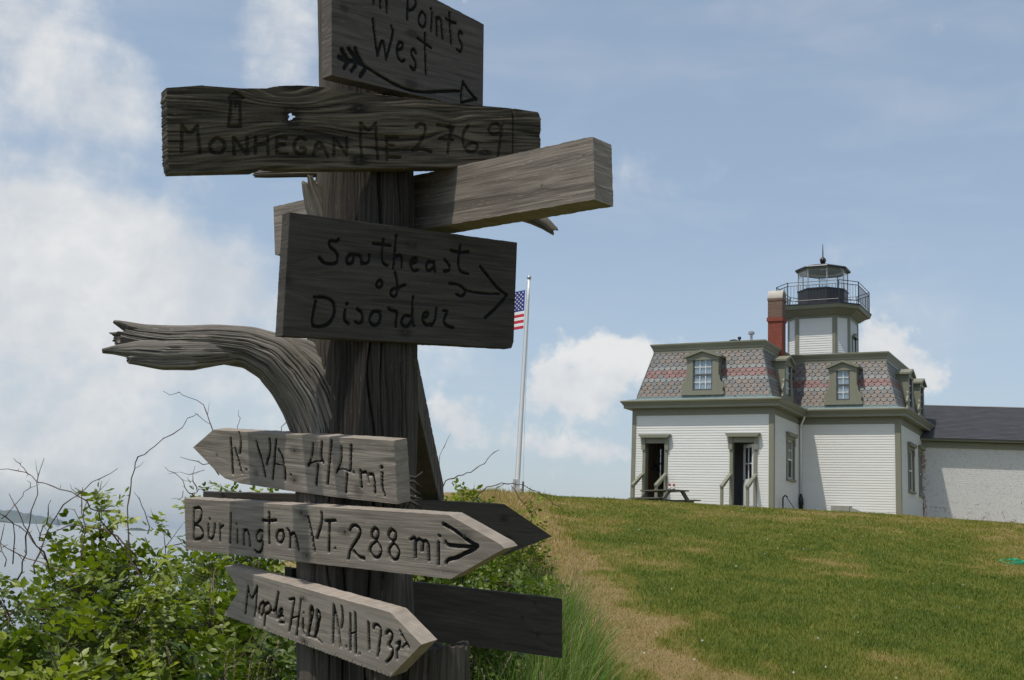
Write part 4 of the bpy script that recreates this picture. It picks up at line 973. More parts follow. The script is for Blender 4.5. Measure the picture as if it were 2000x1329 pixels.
def leaf(hx, ang, width, h, mat, glazed):
    """door leaf hung at s=hx, opened inward by ang"""
    c, s_ = math.cos(ang), math.sin(ang)
    fn = lambda u, o, z: (hx - u * c - o * s_, .06 + u * s_ - o * c, z)
    mb = MB(); st = .11
    mb.box((0, 0, .05), (st, .045, h), fn); mb.box((width - st, 0, .05), (width, .045, h), fn); mb.box((st, 0, h - .13), (width - st, .045, h), fn)
    if glazed:
        mb.box((st, 0, .05), (width - st, .045, 1.05), fn); mb.box((width / 2 - .02, .008, 1.05), (width / 2 + .02, .037, h - .13), fn); mb.box((st, .01, 1.60), (width - st, .035, 1.64), fn)
        mb.box((st + .06, .045, .2), (width - st - .06, .052, .9), fn)
    else: mb.box((st, .005, .05), (width - st, .04, h - .13), fn)
    o = mb.build('door', mat, house)
    if glazed:
        g = MB(); g.quad(fn(st, .022, 1.05), fn(width - st, .022, 1.05), fn(width - st, .022, h - .13), fn(st, .022, h - .13)); g.build('pane', M['glass'], o)
        k = MB(); p = fn(width - .06, .075, .98); k.lathe([(0, -.03), (.03, -.02), (.032, .02), (0, .03)], p, 10); k.build('handle', M['black'], o)
leaf(-.72, R_(45), .78, 2.34, M['white'], True)
leaf(-4.99 + .0, R_(100), .03, 2.3, M['trim'], False)
mb = MB(); mb.lathe([(.0, -.12), (.15, -.10), (.17, .0), (.05, .10), (0, .12)], (-L1 + .26, 1.75, 1.55), 12); mb.tube([(-L1 + .22, 1.75, 1.6), (-L1 + .16, 1.75, 1.95)], .02, 6); hp = mb.build('hanging_pan', M['black']); hp.location = house.location; hp.rotation_euler = house.rotation_euler; tag(hp, 'black pan hanging on the tan wall inside the left open door of the lighthouse house', 'pan')
mb = MB(); mb.box((-L1 + .15, 1.2, .55), (-L1 + .2, 1.5, 1.9)); cu_ = mb.build('cupboard', paint('orange_stained_wood', (.36, .15, .04), .5, .2, 4, .1)); cu_.location = house.location; cu_.rotation_euler = house.rotation_euler; tag(cu_, 'orange wooden cupboard on the wall inside the left open door of the lighthouse house', 'cupboard')

# dormers
def dormer(fn, s, w, ww, cols, parent_label=None, face=-.02, depth=.95, winmat='black', cur='curtain'):
    z0, z1 = ZM + .02, 5.66
    root = MB(); hw, wh = w / 2, ww / 2
    za, zb = ZM + .19, ZM + 1.42
    # front wall round the window
    root.box((s - hw, face - .08, z0), (s - wh, face, z1), fn); root.box((s + wh, face - .08, z0), (s + hw, face, z1), fn)
    root.box((s - wh, face - .08, z0), (s + wh, face, za), fn); root.box((s - wh, face - .08, zb), (s + wh, face, z1), fn)
    # cheeks and body
    root.box((s - hw, face - depth, z0), (s - hw + .05, face - .08, z1), fn); root.box((s + hw - .05, face - depth, z0), (s + hw, face - .08, z1), fn)
    # entablature
    root.box((s - hw - .02, face - depth, z1 - .10), (s + hw + .02, face + .025, z1 + .0), fn)
    # scrolled brackets either side
    for sg in (-1, 1):
        pf = [(0, 0), (.20, 0), (.225, .05), (.22, .10), (.17, .155), (.165, .22), (.20, .30), (.21, .37), (.18, .44), (.10, .50), (.06, .58), (.045, .72), (0, .78)]
        pl = [(s + sg * (hw + p[0]), z0 + p[1]) for p in pf]
        if sg < 0: pl = pl[::-1]
        root.prism(pl, (face - .07, face - .004), fn)
    o = root.build('dormer', M['trim'], house)
    ro = MB()
    ex = .13; pk = .22
    pl = [(s - hw - ex, z1 + .0), (s - hw - ex, z1 + .075), (s, z1 + pk + .085), (s + hw + ex, z1 + .075), (s + hw + ex, z1 + .0), (s + hw + .02, z1 + .0), (s, z1 + pk), (s - hw - .02, z1 + .0)]
    ro.prism(pl, (face - depth - .1, face + .11), fn)
    ro.prism([(s - hw - .02, z1), (s + hw + .02, z1), (s, z1 + pk - .004)], (face - depth, face + .012), fn)
    ro.build('pediment', M['trim'], o)
    sash(fn, s - wh, s + wh, za, zb, cols, 2, face - .03, o, M['dark_sash'], M['white'], M[cur] if cur else None)
M['dark_sash'] = paint('grey_sash_paint', (.10, .105, .10), .45, .1, 6, .05)
dormer(F_L, -2.765, 1.27, .78, 3)
dormer(F_R, 1.715, 1.05, .52, 2)
dormer(F_S, 2.15, 1.1, .72, 3)
dormer(F_E, 6.35, 1.05, .62, 1, cur=None); dormer(F_E, 9.0, 1.05, .62, 1, cur=None)

# chimney, vents, downspout
def brickmat(name, c1, c2, mortar, scale=4.6, paint_=None):
    m, t, b, out = newmat(name)
    tc = t.n('ShaderNodeTexCoord'); sp = t.n('ShaderNodeSeparateXYZ'); t.l(tc.outputs['Object'], sp.inputs[0])
    cb = t.n('ShaderNodeCombineXYZ'); t.l(t.math('ADD', sp.outputs[0], sp.outputs[1]), cb.inputs[0]); t.l(sp.outputs[2], cb.inputs[1])
    br = t.n('ShaderNodeTexBrick', i_Scale=scale, i_Mortar_Size=.018, i_Brick_Width=.95, i_Row_Height=.34)
    br.inputs['Color1'].default_value = c1 + (1,); br.inputs['Color2'].default_value = c2 + (1,); br.inputs['Mortar'].default_value = mortar + (1,)
    t.l(cb.outputs[0], br.inputs[0])
    n = t.noise(tc.outputs['Object'], 3.0, 8, .7); n2 = t.noise(tc.outputs['Object'], 22, 5, .65)
    col = t.mix(t.math('MULTIPLY', n2, .35), br.outputs[0], t.mix(1.0, br.outputs[0], (.5, .5, .5), 'MULTIPLY'))
    if paint_:
        f = t.math('ADD', n, t.math('MULTIPLY', t.math('SUBTRACT', n2, .5), .8))
        low = t.ss(sp.outputs[2], 1.6, .2)
        f = t.math('SUBTRACT', f, t.math('MULTIPLY', low, .06))
        edge = t.ss(sp.outputs[0], .30, .0)
        f = t.math('SUBTRACT', f, t.math('MULTIPLY', edge, .17))
        pm = t.ss(f, .26, .37)
        wash = t.mix(t.ss(n2, .35, .75), (.66, .64, .61), (.80, .79, .77))
        grey = t.noise(tc.outputs['Object'], 7, 7, .75)
        wash = t.mix(t.math('MULTIPLY', t.ss(grey, .48, .66), .5), wash, (.44, .43, .41))
        col = t.mix(pm, col, wash)
    t.l(col, b.inputs['Base Color']); b.inputs['Roughness'].default_value = .85
    bp = t.n('ShaderNodeBump', i_Strength=.8 if paint_ else .5, i_Distance=.03 if paint_ else .012); t.l(t.math('ADD', t.math('MULTIPLY', br.outputs[1], -.7), t.math('MULTIPLY', n2, 1.0 if paint_ else .5)), bp.inputs['Height']); t.l(bp.outputs[0], b.inputs['Normal'])
    return m
cx0, cx1, cy0, cy1 = -.99, -.40, 2.6, 3.15
mb = MB(); mb.box((cx0 + .01, cy0 + .01, 5.9), (cx1 - .01, cy1 - .01, 7.46)); mb.box((cx0 - .03, cy0 - .03, 7.462), (cx1 + .03, cy1 + .03, 7.62))
ch = mb.build('chimney', brickmat('red_painted_brick', (.27, .062, .034), (.22, .052, .03), (.19, .055, .035), 5.4), house)
mb = MB(); mb.box((cx0 + .005, cy0 + .005, 7.622), (cx1 - .005, cy1 - .005, 8.30)); mb.box((cx0 - .012, cy0 - .012, 8.302), (cx1 + .012, cy1 + .012, 8.40)); mb.build('chimney_stack', brickmat('bare_brick', (.20, .11, .07), (.13, .075, .05), (.27, .235, .20), 5.4), ch)
mb = MB(); n = 18; yc = (cy0 + cy1) / 2; ry = (cy1 - cy0) / 2 + .01
oa = [(yc - ry * math.cos(math.pi * k / n), 8.402 + .36 * math.sin(math.pi * k / n)) for k in range(n + 1)]; ia = [(yc + (y - yc) * .72, 8.402 + (z - 8.402) * .72) for y, z in oa]
vs = [(x, y, z) for x in (cx0 - .01, cx1 + .01) for y, z in oa + ia]; N = 2 * (n + 1)
fs = []
for k in range(n):
    fs += [(k, k + 1, N + k + 1, N + k), (n + 1 + k, N + n + 1 + k, N + n + 2 + k, n + 2 + k), (k, n + 1 + k, n + 2 + k, k + 1), (N + k, N + k + 1, N + n + 2 + k, N + n + 1 + k)]
mb.add(vs, fs); mb.build('chimney_cap', paint('lime_mortar', (.50, .46, .40), .85, .15, 5, .3), ch)
mb = MB(); mb.lathe([(.05, 0), (.05, .42), (.12, .43), (.12, .52), (.05, .56)], (-1.31, 1.5, ZR), 14); mb.build('roof_vent', M['steel'], house)
mb = MB(); mb.lathe([(.10, 0), (.10, .14), (.2, .15), (.2, .21), (.08, .25)], (-2.0, 1.5, ZR), 14); mb.build('roof_vent', M['black'], house)
mb = MB(); mb.lathe([(.04, 0), (.04, .28), (.07, .28), (.07, .36), (.04, .37)], (-1.82, 1.6, ZR), 12); mb.build('roof_vent', M['black'], house)
mb = MB(); mb.tube([F_R(.30, .36, 3.72), F_R(.26, .30, 3.62), F_R(.10, .09, 3.40), F_R(.09, .075, 3.25), F_R(.09, .075, .60)], .042, 10); ds = mb.build('downspout', M['white'], house, True)
mb = MB(); mb.lathe([(.05, .70), (.055, .62), (.10, .52), (.11, .30), (.085, .29), (.085, -.3)], (.09, DD - .085, 0), 12); mb.build('drain_boot', M['black'], ds, True)
mb = MB(); mb.box((1.36, .04, -.5), (2.05, .55, .26), F_R); mb.prism([(2.05, -.5), (2.6, -.5), (2.6, .02), (2.05, .22)], (.05, .5), F_R); mb.build('cellar_hatch', paint('grey_hatch_boards', (.33, .33, .29), .8, .15, 5, .2), house)
mb = MB(); mb.tube([F_S(.9, .12, -.3), F_S(.9, .12, .42), F_S(.9, .2, .5), F_S(.95, .28, .44)], .03, 8); mb.tube([F_S(.95, .25, .42), F_S(1.5, .35, .1), F_S(1.8, .3, -.3)], .014, 6); mb.build('yard_tap', M['black'], house)

# tower, gallery, lantern
TC = np.array([.265, 6.5])
def chamf(h, k): return [(TC[0] + x, TC[1] + y) for x, y in ((-k, -h), (k, -h), (h, -k), (h, k), (k, h), (-k, h), (-h, k), (-h, -k))]
TW = chamf(1.26, .795)
mb = MB(); cbs = []
for i in range(8):
    p, q = np.array(TW[i]), np.array(TW[(i + 1) % 8]); e = (q - p); Ln = np.linalg.norm(e); e /= Ln
    fn = frame(p, e, (e[1], -e[0])); clap(mb, fn, 0, Ln, 6.2, 8.06, (), .10)
    wb = .11 if Ln > 1 else .085
    cbs += [MB().box((-.012, 0, 6.2), (wb, .034, 8.06), fn), MB().box((Ln - wb, 0, 6.2), (Ln + .012, .035, 8.06), fn)]
tw = mb.build('tower_wall', M['siding'], house); [c_.build('corner_board', M['trim'], tw) for c_ in cbs]
fnT = frame(TW[2], (0, 1), (1, 0))
mbw = MB(); mbw.box((.42, 0, 6.55), (.52, .06, 7.35), fnT); mbw.box((1.0, 0, 6.55), (1.1, .06, 7.35), fnT); mbw.prism([(.36, 7.35), (1.16, 7.35), (.76, 7.55)], (.0, .14), fnT); mbw.box((.4, 0, 6.47), (1.12, .09, 6.55), fnT)
wt = mbw.build('window_trim', M['trim'], tw)
g = MB(); g.quad(fnT(.52, .03, 6.55), fnT(1.0, .03, 6.55), fnT(1.0, .03, 7.35), fnT(.52, .03, 7.35)); g.build('pane', paint('dark_glass', (.03, .04, .05), .05, 0, 1, 0, .6), wt)
G1 = chamf(1.78, 1.10)
base_poly = TW
mb = MB()
def ringz(mb, rings):                    # rings: [(poly, z)]
    n = 8; vs = [(p[0], p[1], z) for poly, z in rings for p in poly]
    mb.add(vs, [(k * n + i, k * n + (i + 1) % n, (k + 1) * n + (i + 1) % n, (k + 1) * n + i) for k in range(len(rings) - 1) for i in range(n)])
def mixp(t): return [tuple(np.array(a) * (1 - t) + np.array(b) * t) for a, b in zip(TW, G1)]
ringz(mb, [(mixp(.05), 8.04), (mixp(.07), 8.13), (mixp(.2), 8.16), (mixp(.4), 8.24), (mixp(.62), 8.32), (mixp(.66), 8.36), (mixp(.9), 8.37), (mixp(.92), 8.40), (mixp(.98), 8.49), (mixp(.98), 8.51)])
ga = mb.build('gallery', M['trim'], house)
mb = MB(); ringz(mb, [(mixp(.9), 8.50), (mixp(1.02), 8.515), (mixp(1.02), 8.57), (mixp(.3), 8.58)]); mb.add([(p[0], p[1], 8.579) for p in mixp(.3)], [tuple(range(8))]); mb.build('gallery_deck', M['black'], ga)
rl = MB(); RP = chamf(1.70, 1.05)
for i in range(8):
    p, q = np.array(RP[i]), np.array(RP[(i + 1) % 8])
    rl.tube([np.append(p, 8.56), np.append(p, 9.52)], .022, 6)
    for z in (9.51, 9.37, 8.72): rl.tube([np.append(p, z), np.append(q, z)], .016, 6)
    nb = int(np.linalg.norm(q - p) / .13)
    for k in range(1, nb):
        c = p + (q - p) * k / nb; rl.tube([np.append(c, 8.72), np.append(c, 9.37)], .0085, 5)
rl.build('railing', M['black'], ga)
def octo(r): return [(TC[0] + r * math.sin(R_(a)), TC[1] - r * math.cos(R_(a))) for a in (-22.5, 22.5, 67.5, 112.5, 157.5, 202.5, 247.5, 292.5)]
mb = MB(); ringz(mb, [(octo(1.05), 8.56), (octo(1.05), 9.36), (octo(1.08), 9.37), (octo(1.08), 9.42), (octo(.9), 9.43)]); mb.add([(p[0], p[1], 9.425) for p in octo(.9)], [tuple(range(8))])
la = mb.build('lantern_base', M['black'], house)
mb = MB(); Pq = octo(1.03); bars = []
for i in range(8):
    p, q = Pq[i], Pq[(i + 1) % 8]
    mb.quad((p[0], p[1], 9.42), (q[0], q[1], 9.42), (q[0], q[1], 10.32), (p[0], p[1], 10.32)); bars.append(MB().tube([(p[0], p[1], 9.4), (p[0], p[1], 10.34)], .026, 6))
mb.build('lantern_glazing', M['lamp_glass'], la); [b_.build('glazing_bar', M['steel'], la) for b_ in bars]
mb = MB(); ringz(mb, [(octo(.02), 10.42), (octo(1.0), 10.32), (octo(1.15), 10.27), (octo(1.17), 10.32), (octo(1.15), 10.36), (octo(.55), 10.54), (octo(.16), 10.63), (octo(.12), 10.66)]); mb.build('lantern_roof', M['black'], la)
mb = MB(); ringz(mb, [(octo(1.02), 10.30), (octo(.5), 10.40), (octo(.03), 10.41)]); mb.build('lantern_ceiling', M['white'], la)
mb = MB(); mb.lathe([(.01, -.14), (.09, -.11), (.13, -.04), (.135, .03), (.10, .10), (.04, .14), (.025, .2), (.025, .3), (.012, .72), (.004, .74)], (TC[0], TC[1], 10.80), 16); mb.build('finial', paint('dark_bronze', (.05, .03, .025), .3, .1, 8, .05, .5, .6), la, True)
mb = MB(); mb.lathe([(.14, 9.43), (.14, 9.52), (.09, 9.54), (.09, 9.62), (.16, 9.66), (.19, 9.78), (.16, 9.92), (.08, 9.98)], (TC[0], TC[1], 0), 16); mb.build('lens', M['lamp_glass'], la, True)

# ------------------------------------------------------------------ whitewashed brick wing
P0 = HA + L2 * E1 + 8.5 * E2 - np.array([0, 0, ZB])
WD = np.array([.989, -.148, 0]); WN = np.array([-.148, -.989, 0])
wing = thing('brick_building', 'whitewashed brick building with a dark shingle roof beside the lighthouse', 'building', (P0[0], P0[1], ZB), math.atan2(WD[1], WD[0]))
WL, WDp = 16.0, 6.4
fw_ = frame((0, 0), (1, 0), (0, -1))
mb = MB(); mb.box((.0, 0, -.8), (WL, WDp, 3.22)); mb.build('wall', brickmat('whitewashed_brick', (.34, .13, .09), (.26, .10, .07), (.42, .38, .34), 4.4, True), wing)
mb = MB(); mb.box((-.25, -.06, 3.0), (WL, .02, 3.24)); mb.box((-.25, -.34, 3.26), (WL, .02, 3.34)); mb.build('fascia', M['trim'], wing)
mb = MB(); zr, ze = 5.18, 3.36; yr = WDp / 2
nr_ = 26; 
vs, fs = [], []
for sgn in (0, 1):
    for k in range(nr_):
        t0, t1 = k / nr_, (k + 1) / nr_
        y0, y1 = -.40 + (yr + .40) * t0, -.40 + (yr + .40) * t1
        if sgn: y0, y1 = WDp - y0, WDp - y1
        z0_, z1_ = ze + (zr - ze) * t0, ze + (zr - ze) * t1
        o = len(vs); vs += [(-.3, y0, z0_ + .016), (WL, y0, z0_ + .016), (WL, y1, z1_ + .003), (-.3, y1, z1_ + .003), (-.3, y0, z0_ - .03), (WL, y0, z0_ - .03)]
        fs += [(o, o + 1, o + 2, o + 3), (o + 4, o + 5, o + 1, o)]
mb.add(vs, fs)
m, t, b, out = newmat('dark_shingle')
tc = t.n('ShaderNodeTexCoord'); sp = t.n('ShaderNodeSeparateXYZ'); t.l(tc.outputs['Object'], sp.inputs[0])
cb = t.n('ShaderNodeCombineXYZ'); t.l(sp.outputs[0], cb.inputs[0]); t.l(t.math('ADD', sp.outputs[2], -ze), cb.inputs[1])
br = t.n('ShaderNodeTexBrick', i_Scale=1.0, i_Mortar_Size=.008, i_Brick_Width=.5, i_Row_Height=(zr - ze) / nr_)
br.inputs['Color1'].default_value = (.050, .050, .056, 1); br.inputs['Color2'].default_value = (.024, .024, .028, 1); br.inputs['Mortar'].default_value = (.012, .012, .014, 1)
t.l(cb.outputs[0], br.inputs[0]); n = t.noise(tc.outputs['Object'], 2.5, 7, .7); n2 = t.noise(tc.outputs['Object'], 35, 4, .6)
col = t.mix(t.math('MULTIPLY', n, .5), br.outputs[0], (.07, .07, .074))
guano = t.math('MULTIPLY', t.ss(t.noise(tc.outputs['Object'], 5.5, 5, .75), .70, .74), t.ss(sp.outputs[2], 4.3, 5.1))
t.l(t.mix(guano, col, (.6, .6, .58)), b.inputs['Base Color']); b.inputs['Roughness'].default_value = .7
bp = t.n('ShaderNodeBump', i_Strength=.5, i_Distance=.01); t.l(n2, bp.inputs['Height']); t.l(bp.outputs[0], b.inputs['Normal'])
mb.build('shingle_roof', m, wing)
mb = MB(); mb.prism([(-.12, 0), (.12, 0), (.0, .05)], (0, WL + .3), lambda s, o_, z: (o_ - .3, yr + s, zr + z - .03)); mb.build('ridge_cap', paint('grey_ridge', (.22, .22, .22), .8, .2, 3, .2), wing)

# ------------------------------------------------------------------ flagpole and flag
FY = 40.0
pb = at(1010, 950, FY); ptop = at(1033, 546, FY)
gz = float(ground(pb[0], FY))
fp = thing('flagpole', 'tall white flagpole with a silver ball on the hill crest', 'flagpole', (pb[0], FY, gz))
ax_ = (ptop - pb) / (ptop[2] - pb[2]); rel = lambda z: tuple(ax_ * (z - gz) + (pb - np.array([pb[0], FY, pb[2]])) * 0 + np.array([0, 0, 0]))
mb = MB(); hh = ptop[2] - gz
mb.tube([tuple(ax_ * z) for z in np.linspace(-.3, hh, 12)], list(np.linspace(.092, .052, 12)), 14); mb.build('pole', M['pole'], fp, True)
mb = MB(); c = ax_ * (hh + .06); mb.lathe([(.0, -.09), (.06, -.06), (.085, 0), (.06, .06), (0, .09)], tuple(c), 14); mb.build('ball', M['steel'], fp, True)
mb = MB(); mb.box((-.15, -.1, -.2), (.09, .09, .62)); mb.box((-.2, -.13, .20), (.22, -.1, .30)); mb.box((-.13, -.14, -.2), (-.09, -.1, .6)); mb.build('base_post', paint('grey_white_post', (.5, .5, .49), .7, .2, 6, .2), fp)
mb = MB(); mb.tube([(.16, -.1, .25), (.22, -.1, .3)], .05, 8); mb.tube([(.20, -.1, .0), (.20, -.1, .55)], .035, 8); mb.build('winch', paint('dark_grey_winch', (.12, .12, .12), .5, .1, 6, .1), fp)
mb = MB(); mb.tube([tuple(ax_ * .5 + np.array([.19, -.06, 0])), tuple(ax_ * (hh * .5) + np.array([.10, -.06, 0])), tuple(ax_ * (hh - .05) + np.array([.04, -.05, 0]))], .006, 5)
mb.tube([tuple(ax_ * .6 + np.array([-.09, -.06, 0])), tuple(ax_ * (hh - .05) + np.array([-.06, -.05, 0]))], .006, 5); mb.build('halyard', M['steel'], fp)
# flag streams away to the left
fl = thing('flag', 'stars and stripes flag flying from the white flagpole', 'flag', tuple(ax_ * 0 + np.array([pb[0], FY, gz])))
zt_, zb_ = at(1026, 567, FY)[2] - gz, at(1018, 642, FY)[2] - gz
HF = zt_ - zb_; LF = HF * 1.75
def flag_pt(u, v):                     # u 0..1 along fly, v 0..1 up
    base = ax_ * (zb_ + v * HF) + np.array([-.10 - .02 * v, -.02, 0])
    x = u * LF
    return base + np.array([-x * .80, x * .5 + .13 * math.sin(u * 9 + v * 1.2) * min(1, u * 3), -.06 * x - .04 * u * u * LF + .03 * math.sin(u * 11 + 2 * v) * u])
cm = {'r': paint('flag_red', (.50, .022, .04), .7, .06, 4, .1), 'w': paint('flag_white', (.74, .74, .72), .7, .04, 4, .1), 'b': paint('flag_blue', (.025, .035, .20), .7, .06, 4, .1)}
def strip(mb, u0, u1, v0, v1, n, d=0.0):
    k = len(mb.v); vs = []
    for i in range(n + 1):
        u = u0 + (u1 - u0) * i / n; vs += [flag_pt(u, v0) + np.array([0, d, 0]), flag_pt(u, v1) + np.array([0, d, 0])]
    mb.add(vs, [(2 * i, 2 * i + 1, 2 * i + 3, 2 * i + 2) for i in range(n)])
for i in range(13):
    mb = MB(); strip(mb, .40 if i >= 6 else 0, 1, i / 13, (i + 1) / 13, 28); mb.build('stripe', cm['r' if i % 2 == 0 else 'w'], fl, True)
mb = MB(); strip(mb, 0, .40, 6 / 13, 1, 14); can = mb.build('canton', cm['b'], fl, True)
mb = MB()
for r in range(9):
    for c in range(6 if r % 2 == 0 else 5):
        u0, v0 = .40 * (.083 + (c + (0 if r % 2 == 0 else .5)) * .167), 6 / 13 + 7 / 13 * (.1 + r * .1)
        pts = []
        for k in range(10):
            rr = .030 if k % 2 == 0 else .0125; an = math.pi / 2 + k * math.pi / 5
            pts.append(flag_pt(u0 + rr * math.cos(an) / LF * HF * 1.0, v0 + rr * math.sin(an)) + np.array([-.004, -.008, 0]))
        mb.add(pts + [sum(pts) / 10], [(k, (k + 1) % 10, 10) for k in range(10)])
mb.build('stars', cm['w'], can)

# ------------------------------------------------------------------ picnic table by the left door
TY = 39.0
tl, tm, tr2 = at(1263, 957, TY), at(1300, 957, TY), at(1341, 966, TY)
tc0 = np.array([tm[0] - .02, TY + .15]); gz = float(ground(tc0[0], tc0[1]))
tb = thing('picnic_table', 'mossy grey picnic table outside the left open door', 'picnic table', (tc0[0], tc0[1], gz), R_(-62))
zt2 = tm[2] - gz
mb = MB()
for k in range(5): mb.box((-.9, -.37 + k * .15, zt2 - .05), (.9, -.37 + k * .15 + .14, zt2 - .01))
mb.build('table_top', M['table'], tb)
for sg in (-1, 1):
    mb = MB(); 
    for k in range(2): mb.box((-.9, sg * .72 - .14 + k * .145, zt2 - .34), (.9, sg * .72 - .14 + k * .145 + .135, zt2 - .30))
    mb.build('seat', M['table'], tb)
for x in (-.65, .65):
    for sg in (-1, 1):
        mb = MB(); mb.add([(x - .04, sg * .2, zt2 - .05), (x + .04, sg * .2, zt2 - .05), (x + .04, sg * .34, zt2 - .05), (x - .04, sg * .34, zt2 - .05), (x - .04, sg * .62, -.1), (x + .04, sg * .62, -.1), (x + .04, sg * .76, -.1), (x - .04, sg * .76, -.1)], [(0, 1, 2, 3), (4, 7, 6, 5), (0, 4, 5, 1), (1, 5, 6, 2), (2, 6, 7, 3), (3, 7, 4, 0)]); mb.build('leg', M['table'], tb)
    mb = MB(); mb.box((x - .1, -.8, zt2 - .43), (x - .05, .8, zt2 - .34)); mb.build('crossbar', M['table'], tb)
def cup(px, py, c, lab):
    p = at(px, py, TY + .1); o = thing('cup', lab, 'cup', (p[0], p[1], gz + zt2 - .01))
    mb = MB(); mb.lathe([(.035, 0), (.05, .14), (.046, .14), (.032, .01)], (0, 0, 0), 12); mb.build('body', paint('cup_' + str(px), c, .4, .05, 8, 0), o, True)
    mb = MB(); mb.lathe([(.03, .141), (.042, .17), (.035, .22), (.01, .24)], (0, 0, 0), 10); mb.build('contents', paint('red_cloth_' + str(px), (.42, .06, .06), .8, .3, 30, .2), o, True)
cup(1308, 950, (.62, .55, .54), 'pale cup with red contents standing nearer the middle of the picnic table')
cup(1316, 952, (.5, .5, .48), 'grey cup with red contents nearer the right end of the picnic table')

# green thing at the right edge of the lawn: a heap of green netting
gp = at(2003, 1068, 21.0); gz = float(ground(gp[0], gp[1]))
cg = paint('teal_green_plastic', (.02, .42, .22), .4, .1, 8, 0)
mb = MB(); r3 = random.Random(4)
for k in range(26):
    a = r3.random() * 6.28; r = .12 + .16 * r3.random()
    mb.tube([(r * math.cos(a + q) * (1.7) , r * .8 * math.sin(a + q), .02 + .05 * r3.random() + .05 * math.sin(q + k)) for q in np.linspace(0, 2.2, 6)], .006, 5)
o = mb.build('garden_net', cg); o.location = (gp[0], gp[1], gz); tag(o, 'crumpled bright green plastic netting lying on the lawn at the right edge', 'netting')

# ------------------------------------------------------------------ grass
def blades(name, pos, h, w, az, bend, attrs, mat, seg=3, parent=None):
    """curved tapering grass blades, all in one mesh"""
    n = len(pos); lv = np.linspace(0, 1, seg + 1)
    d = np.stack([np.cos(az), np.sin(az), np.zeros(n)], -1); sd = np.stack([-np.sin(az), np.cos(az), np.zeros(n)], -1)
    tw = rng.uniform(-.9, .9, n); sd = sd * np.cos(tw)[:, None] + d * np.sin(tw)[:, None]
    Vs = []
    for k, t in enumerate(lv):
        c = pos + d * (bend * h * t ** 1.8)[:, None] + np.array([0, 0, 1.]) * (h * (t - .35 * bend * t ** 2.4))[:, None]
        ww = w * (1 - t ** 1.6) * .5
        if k < seg: Vs += [c - sd * ww[:, None], c + sd * ww[:, None]]
        else: Vs += [c]
    m = 2 * seg + 1
    V = np.stack(Vs, 1).reshape(-1, 3)
    b = (np.arange(n) * m)[:, None]
    tri = []
    for k in range(seg - 1): tri += [[2 * k, 2 * k + 1, 2 * k + 3], [2 * k, 2 * k + 3, 2 * k + 2]]
    tri += [[2 * seg - 2, 2 * seg - 1, 2 * seg]]
    F = (b[:, :, None] + np.array(tri)[None]).reshape(-1, 3)
    me = np_mesh(name, V, F, {k: np.repeat(v, m) for k, v in attrs.items()})
    return link(name, me, mat, parent)
GCOL = [(.0, (.085, .135, .016)), (.22, (.16, .20, .022)), (.42, (.245, .235, .04)), (.65, (.34, .265, .09)), (1.0, (.43, .315, .15))]
M['lawn'] = grassmat('lawn_grass', GCOL)
M['tall'] = grassmat('tall_grass', [(.0, (.055, .12, .014)), (.4, (.125, .215, .028)), (.7, (.27, .27, .09)), (1.0, (.42, .34, .2))])
def lawn():
    n = 430000
    y = 7.2 * (43 / 7.2) ** rng.random(n); u = rng.uniform(-.09, .52, n); x = u * y
    ok = ~((x > 9) & (y > 42 - .55 * (x - 9))) & (x > -1.2 - .02 * y)
    # keep grass off the house floor
    hx = (x - HA[0]) * E1[0] + (y - HA[1]) * E1[1]; hy = (x - HA[0]) * E2[0] + (y - HA[1]) * E2[1]
    ok = (x > -1.4) & ~((hx > -L1 - .1) & (hx < 0) & (hy > -.3)) & ~((hx > -.3) & (hy > DD - .2)) & (hy < 9)
    x, y = x[ok], y[ok]; n = len(x)
    z = ground(x, y)
    dr = np.clip(dryness(x, y) + rng.normal(0, .10, n) + (rng.random(n) < .09) * .3, 0, 1)
    D = dryness(x, y)
    clump = fbm(x * 2.2, y * 2.2, 91, 3)
    h = (.022 + .035 * rng.random(n) ** 1.5 + .05 * np.clip(clump - .5, 0, 1)) * (1.0 - .35 * (D > .6)) * (1 + .012 * y)
    h = h + (rng.random(n) < .012) * rng.uniform(.03, .10, n)
    rough = sstep(1.5 - x, -.2, 1.0) * sstep(y, 13, 20); h = h * (1 + 2.2 * rough)
    w = np.maximum(.0035, .00052 * y) * rng.uniform(.7, 1.4, n)
    o = blades('lawn_grass', np.stack([x, y, z - .004], -1), h, w, rng.uniform(0, 6.28, n), rng.uniform(.2, 1.0, n), {'dry': dr, 'tone': rng.random(n)}, M['lawn'], 2)
    tag(o, kind='stuff')
lawn()
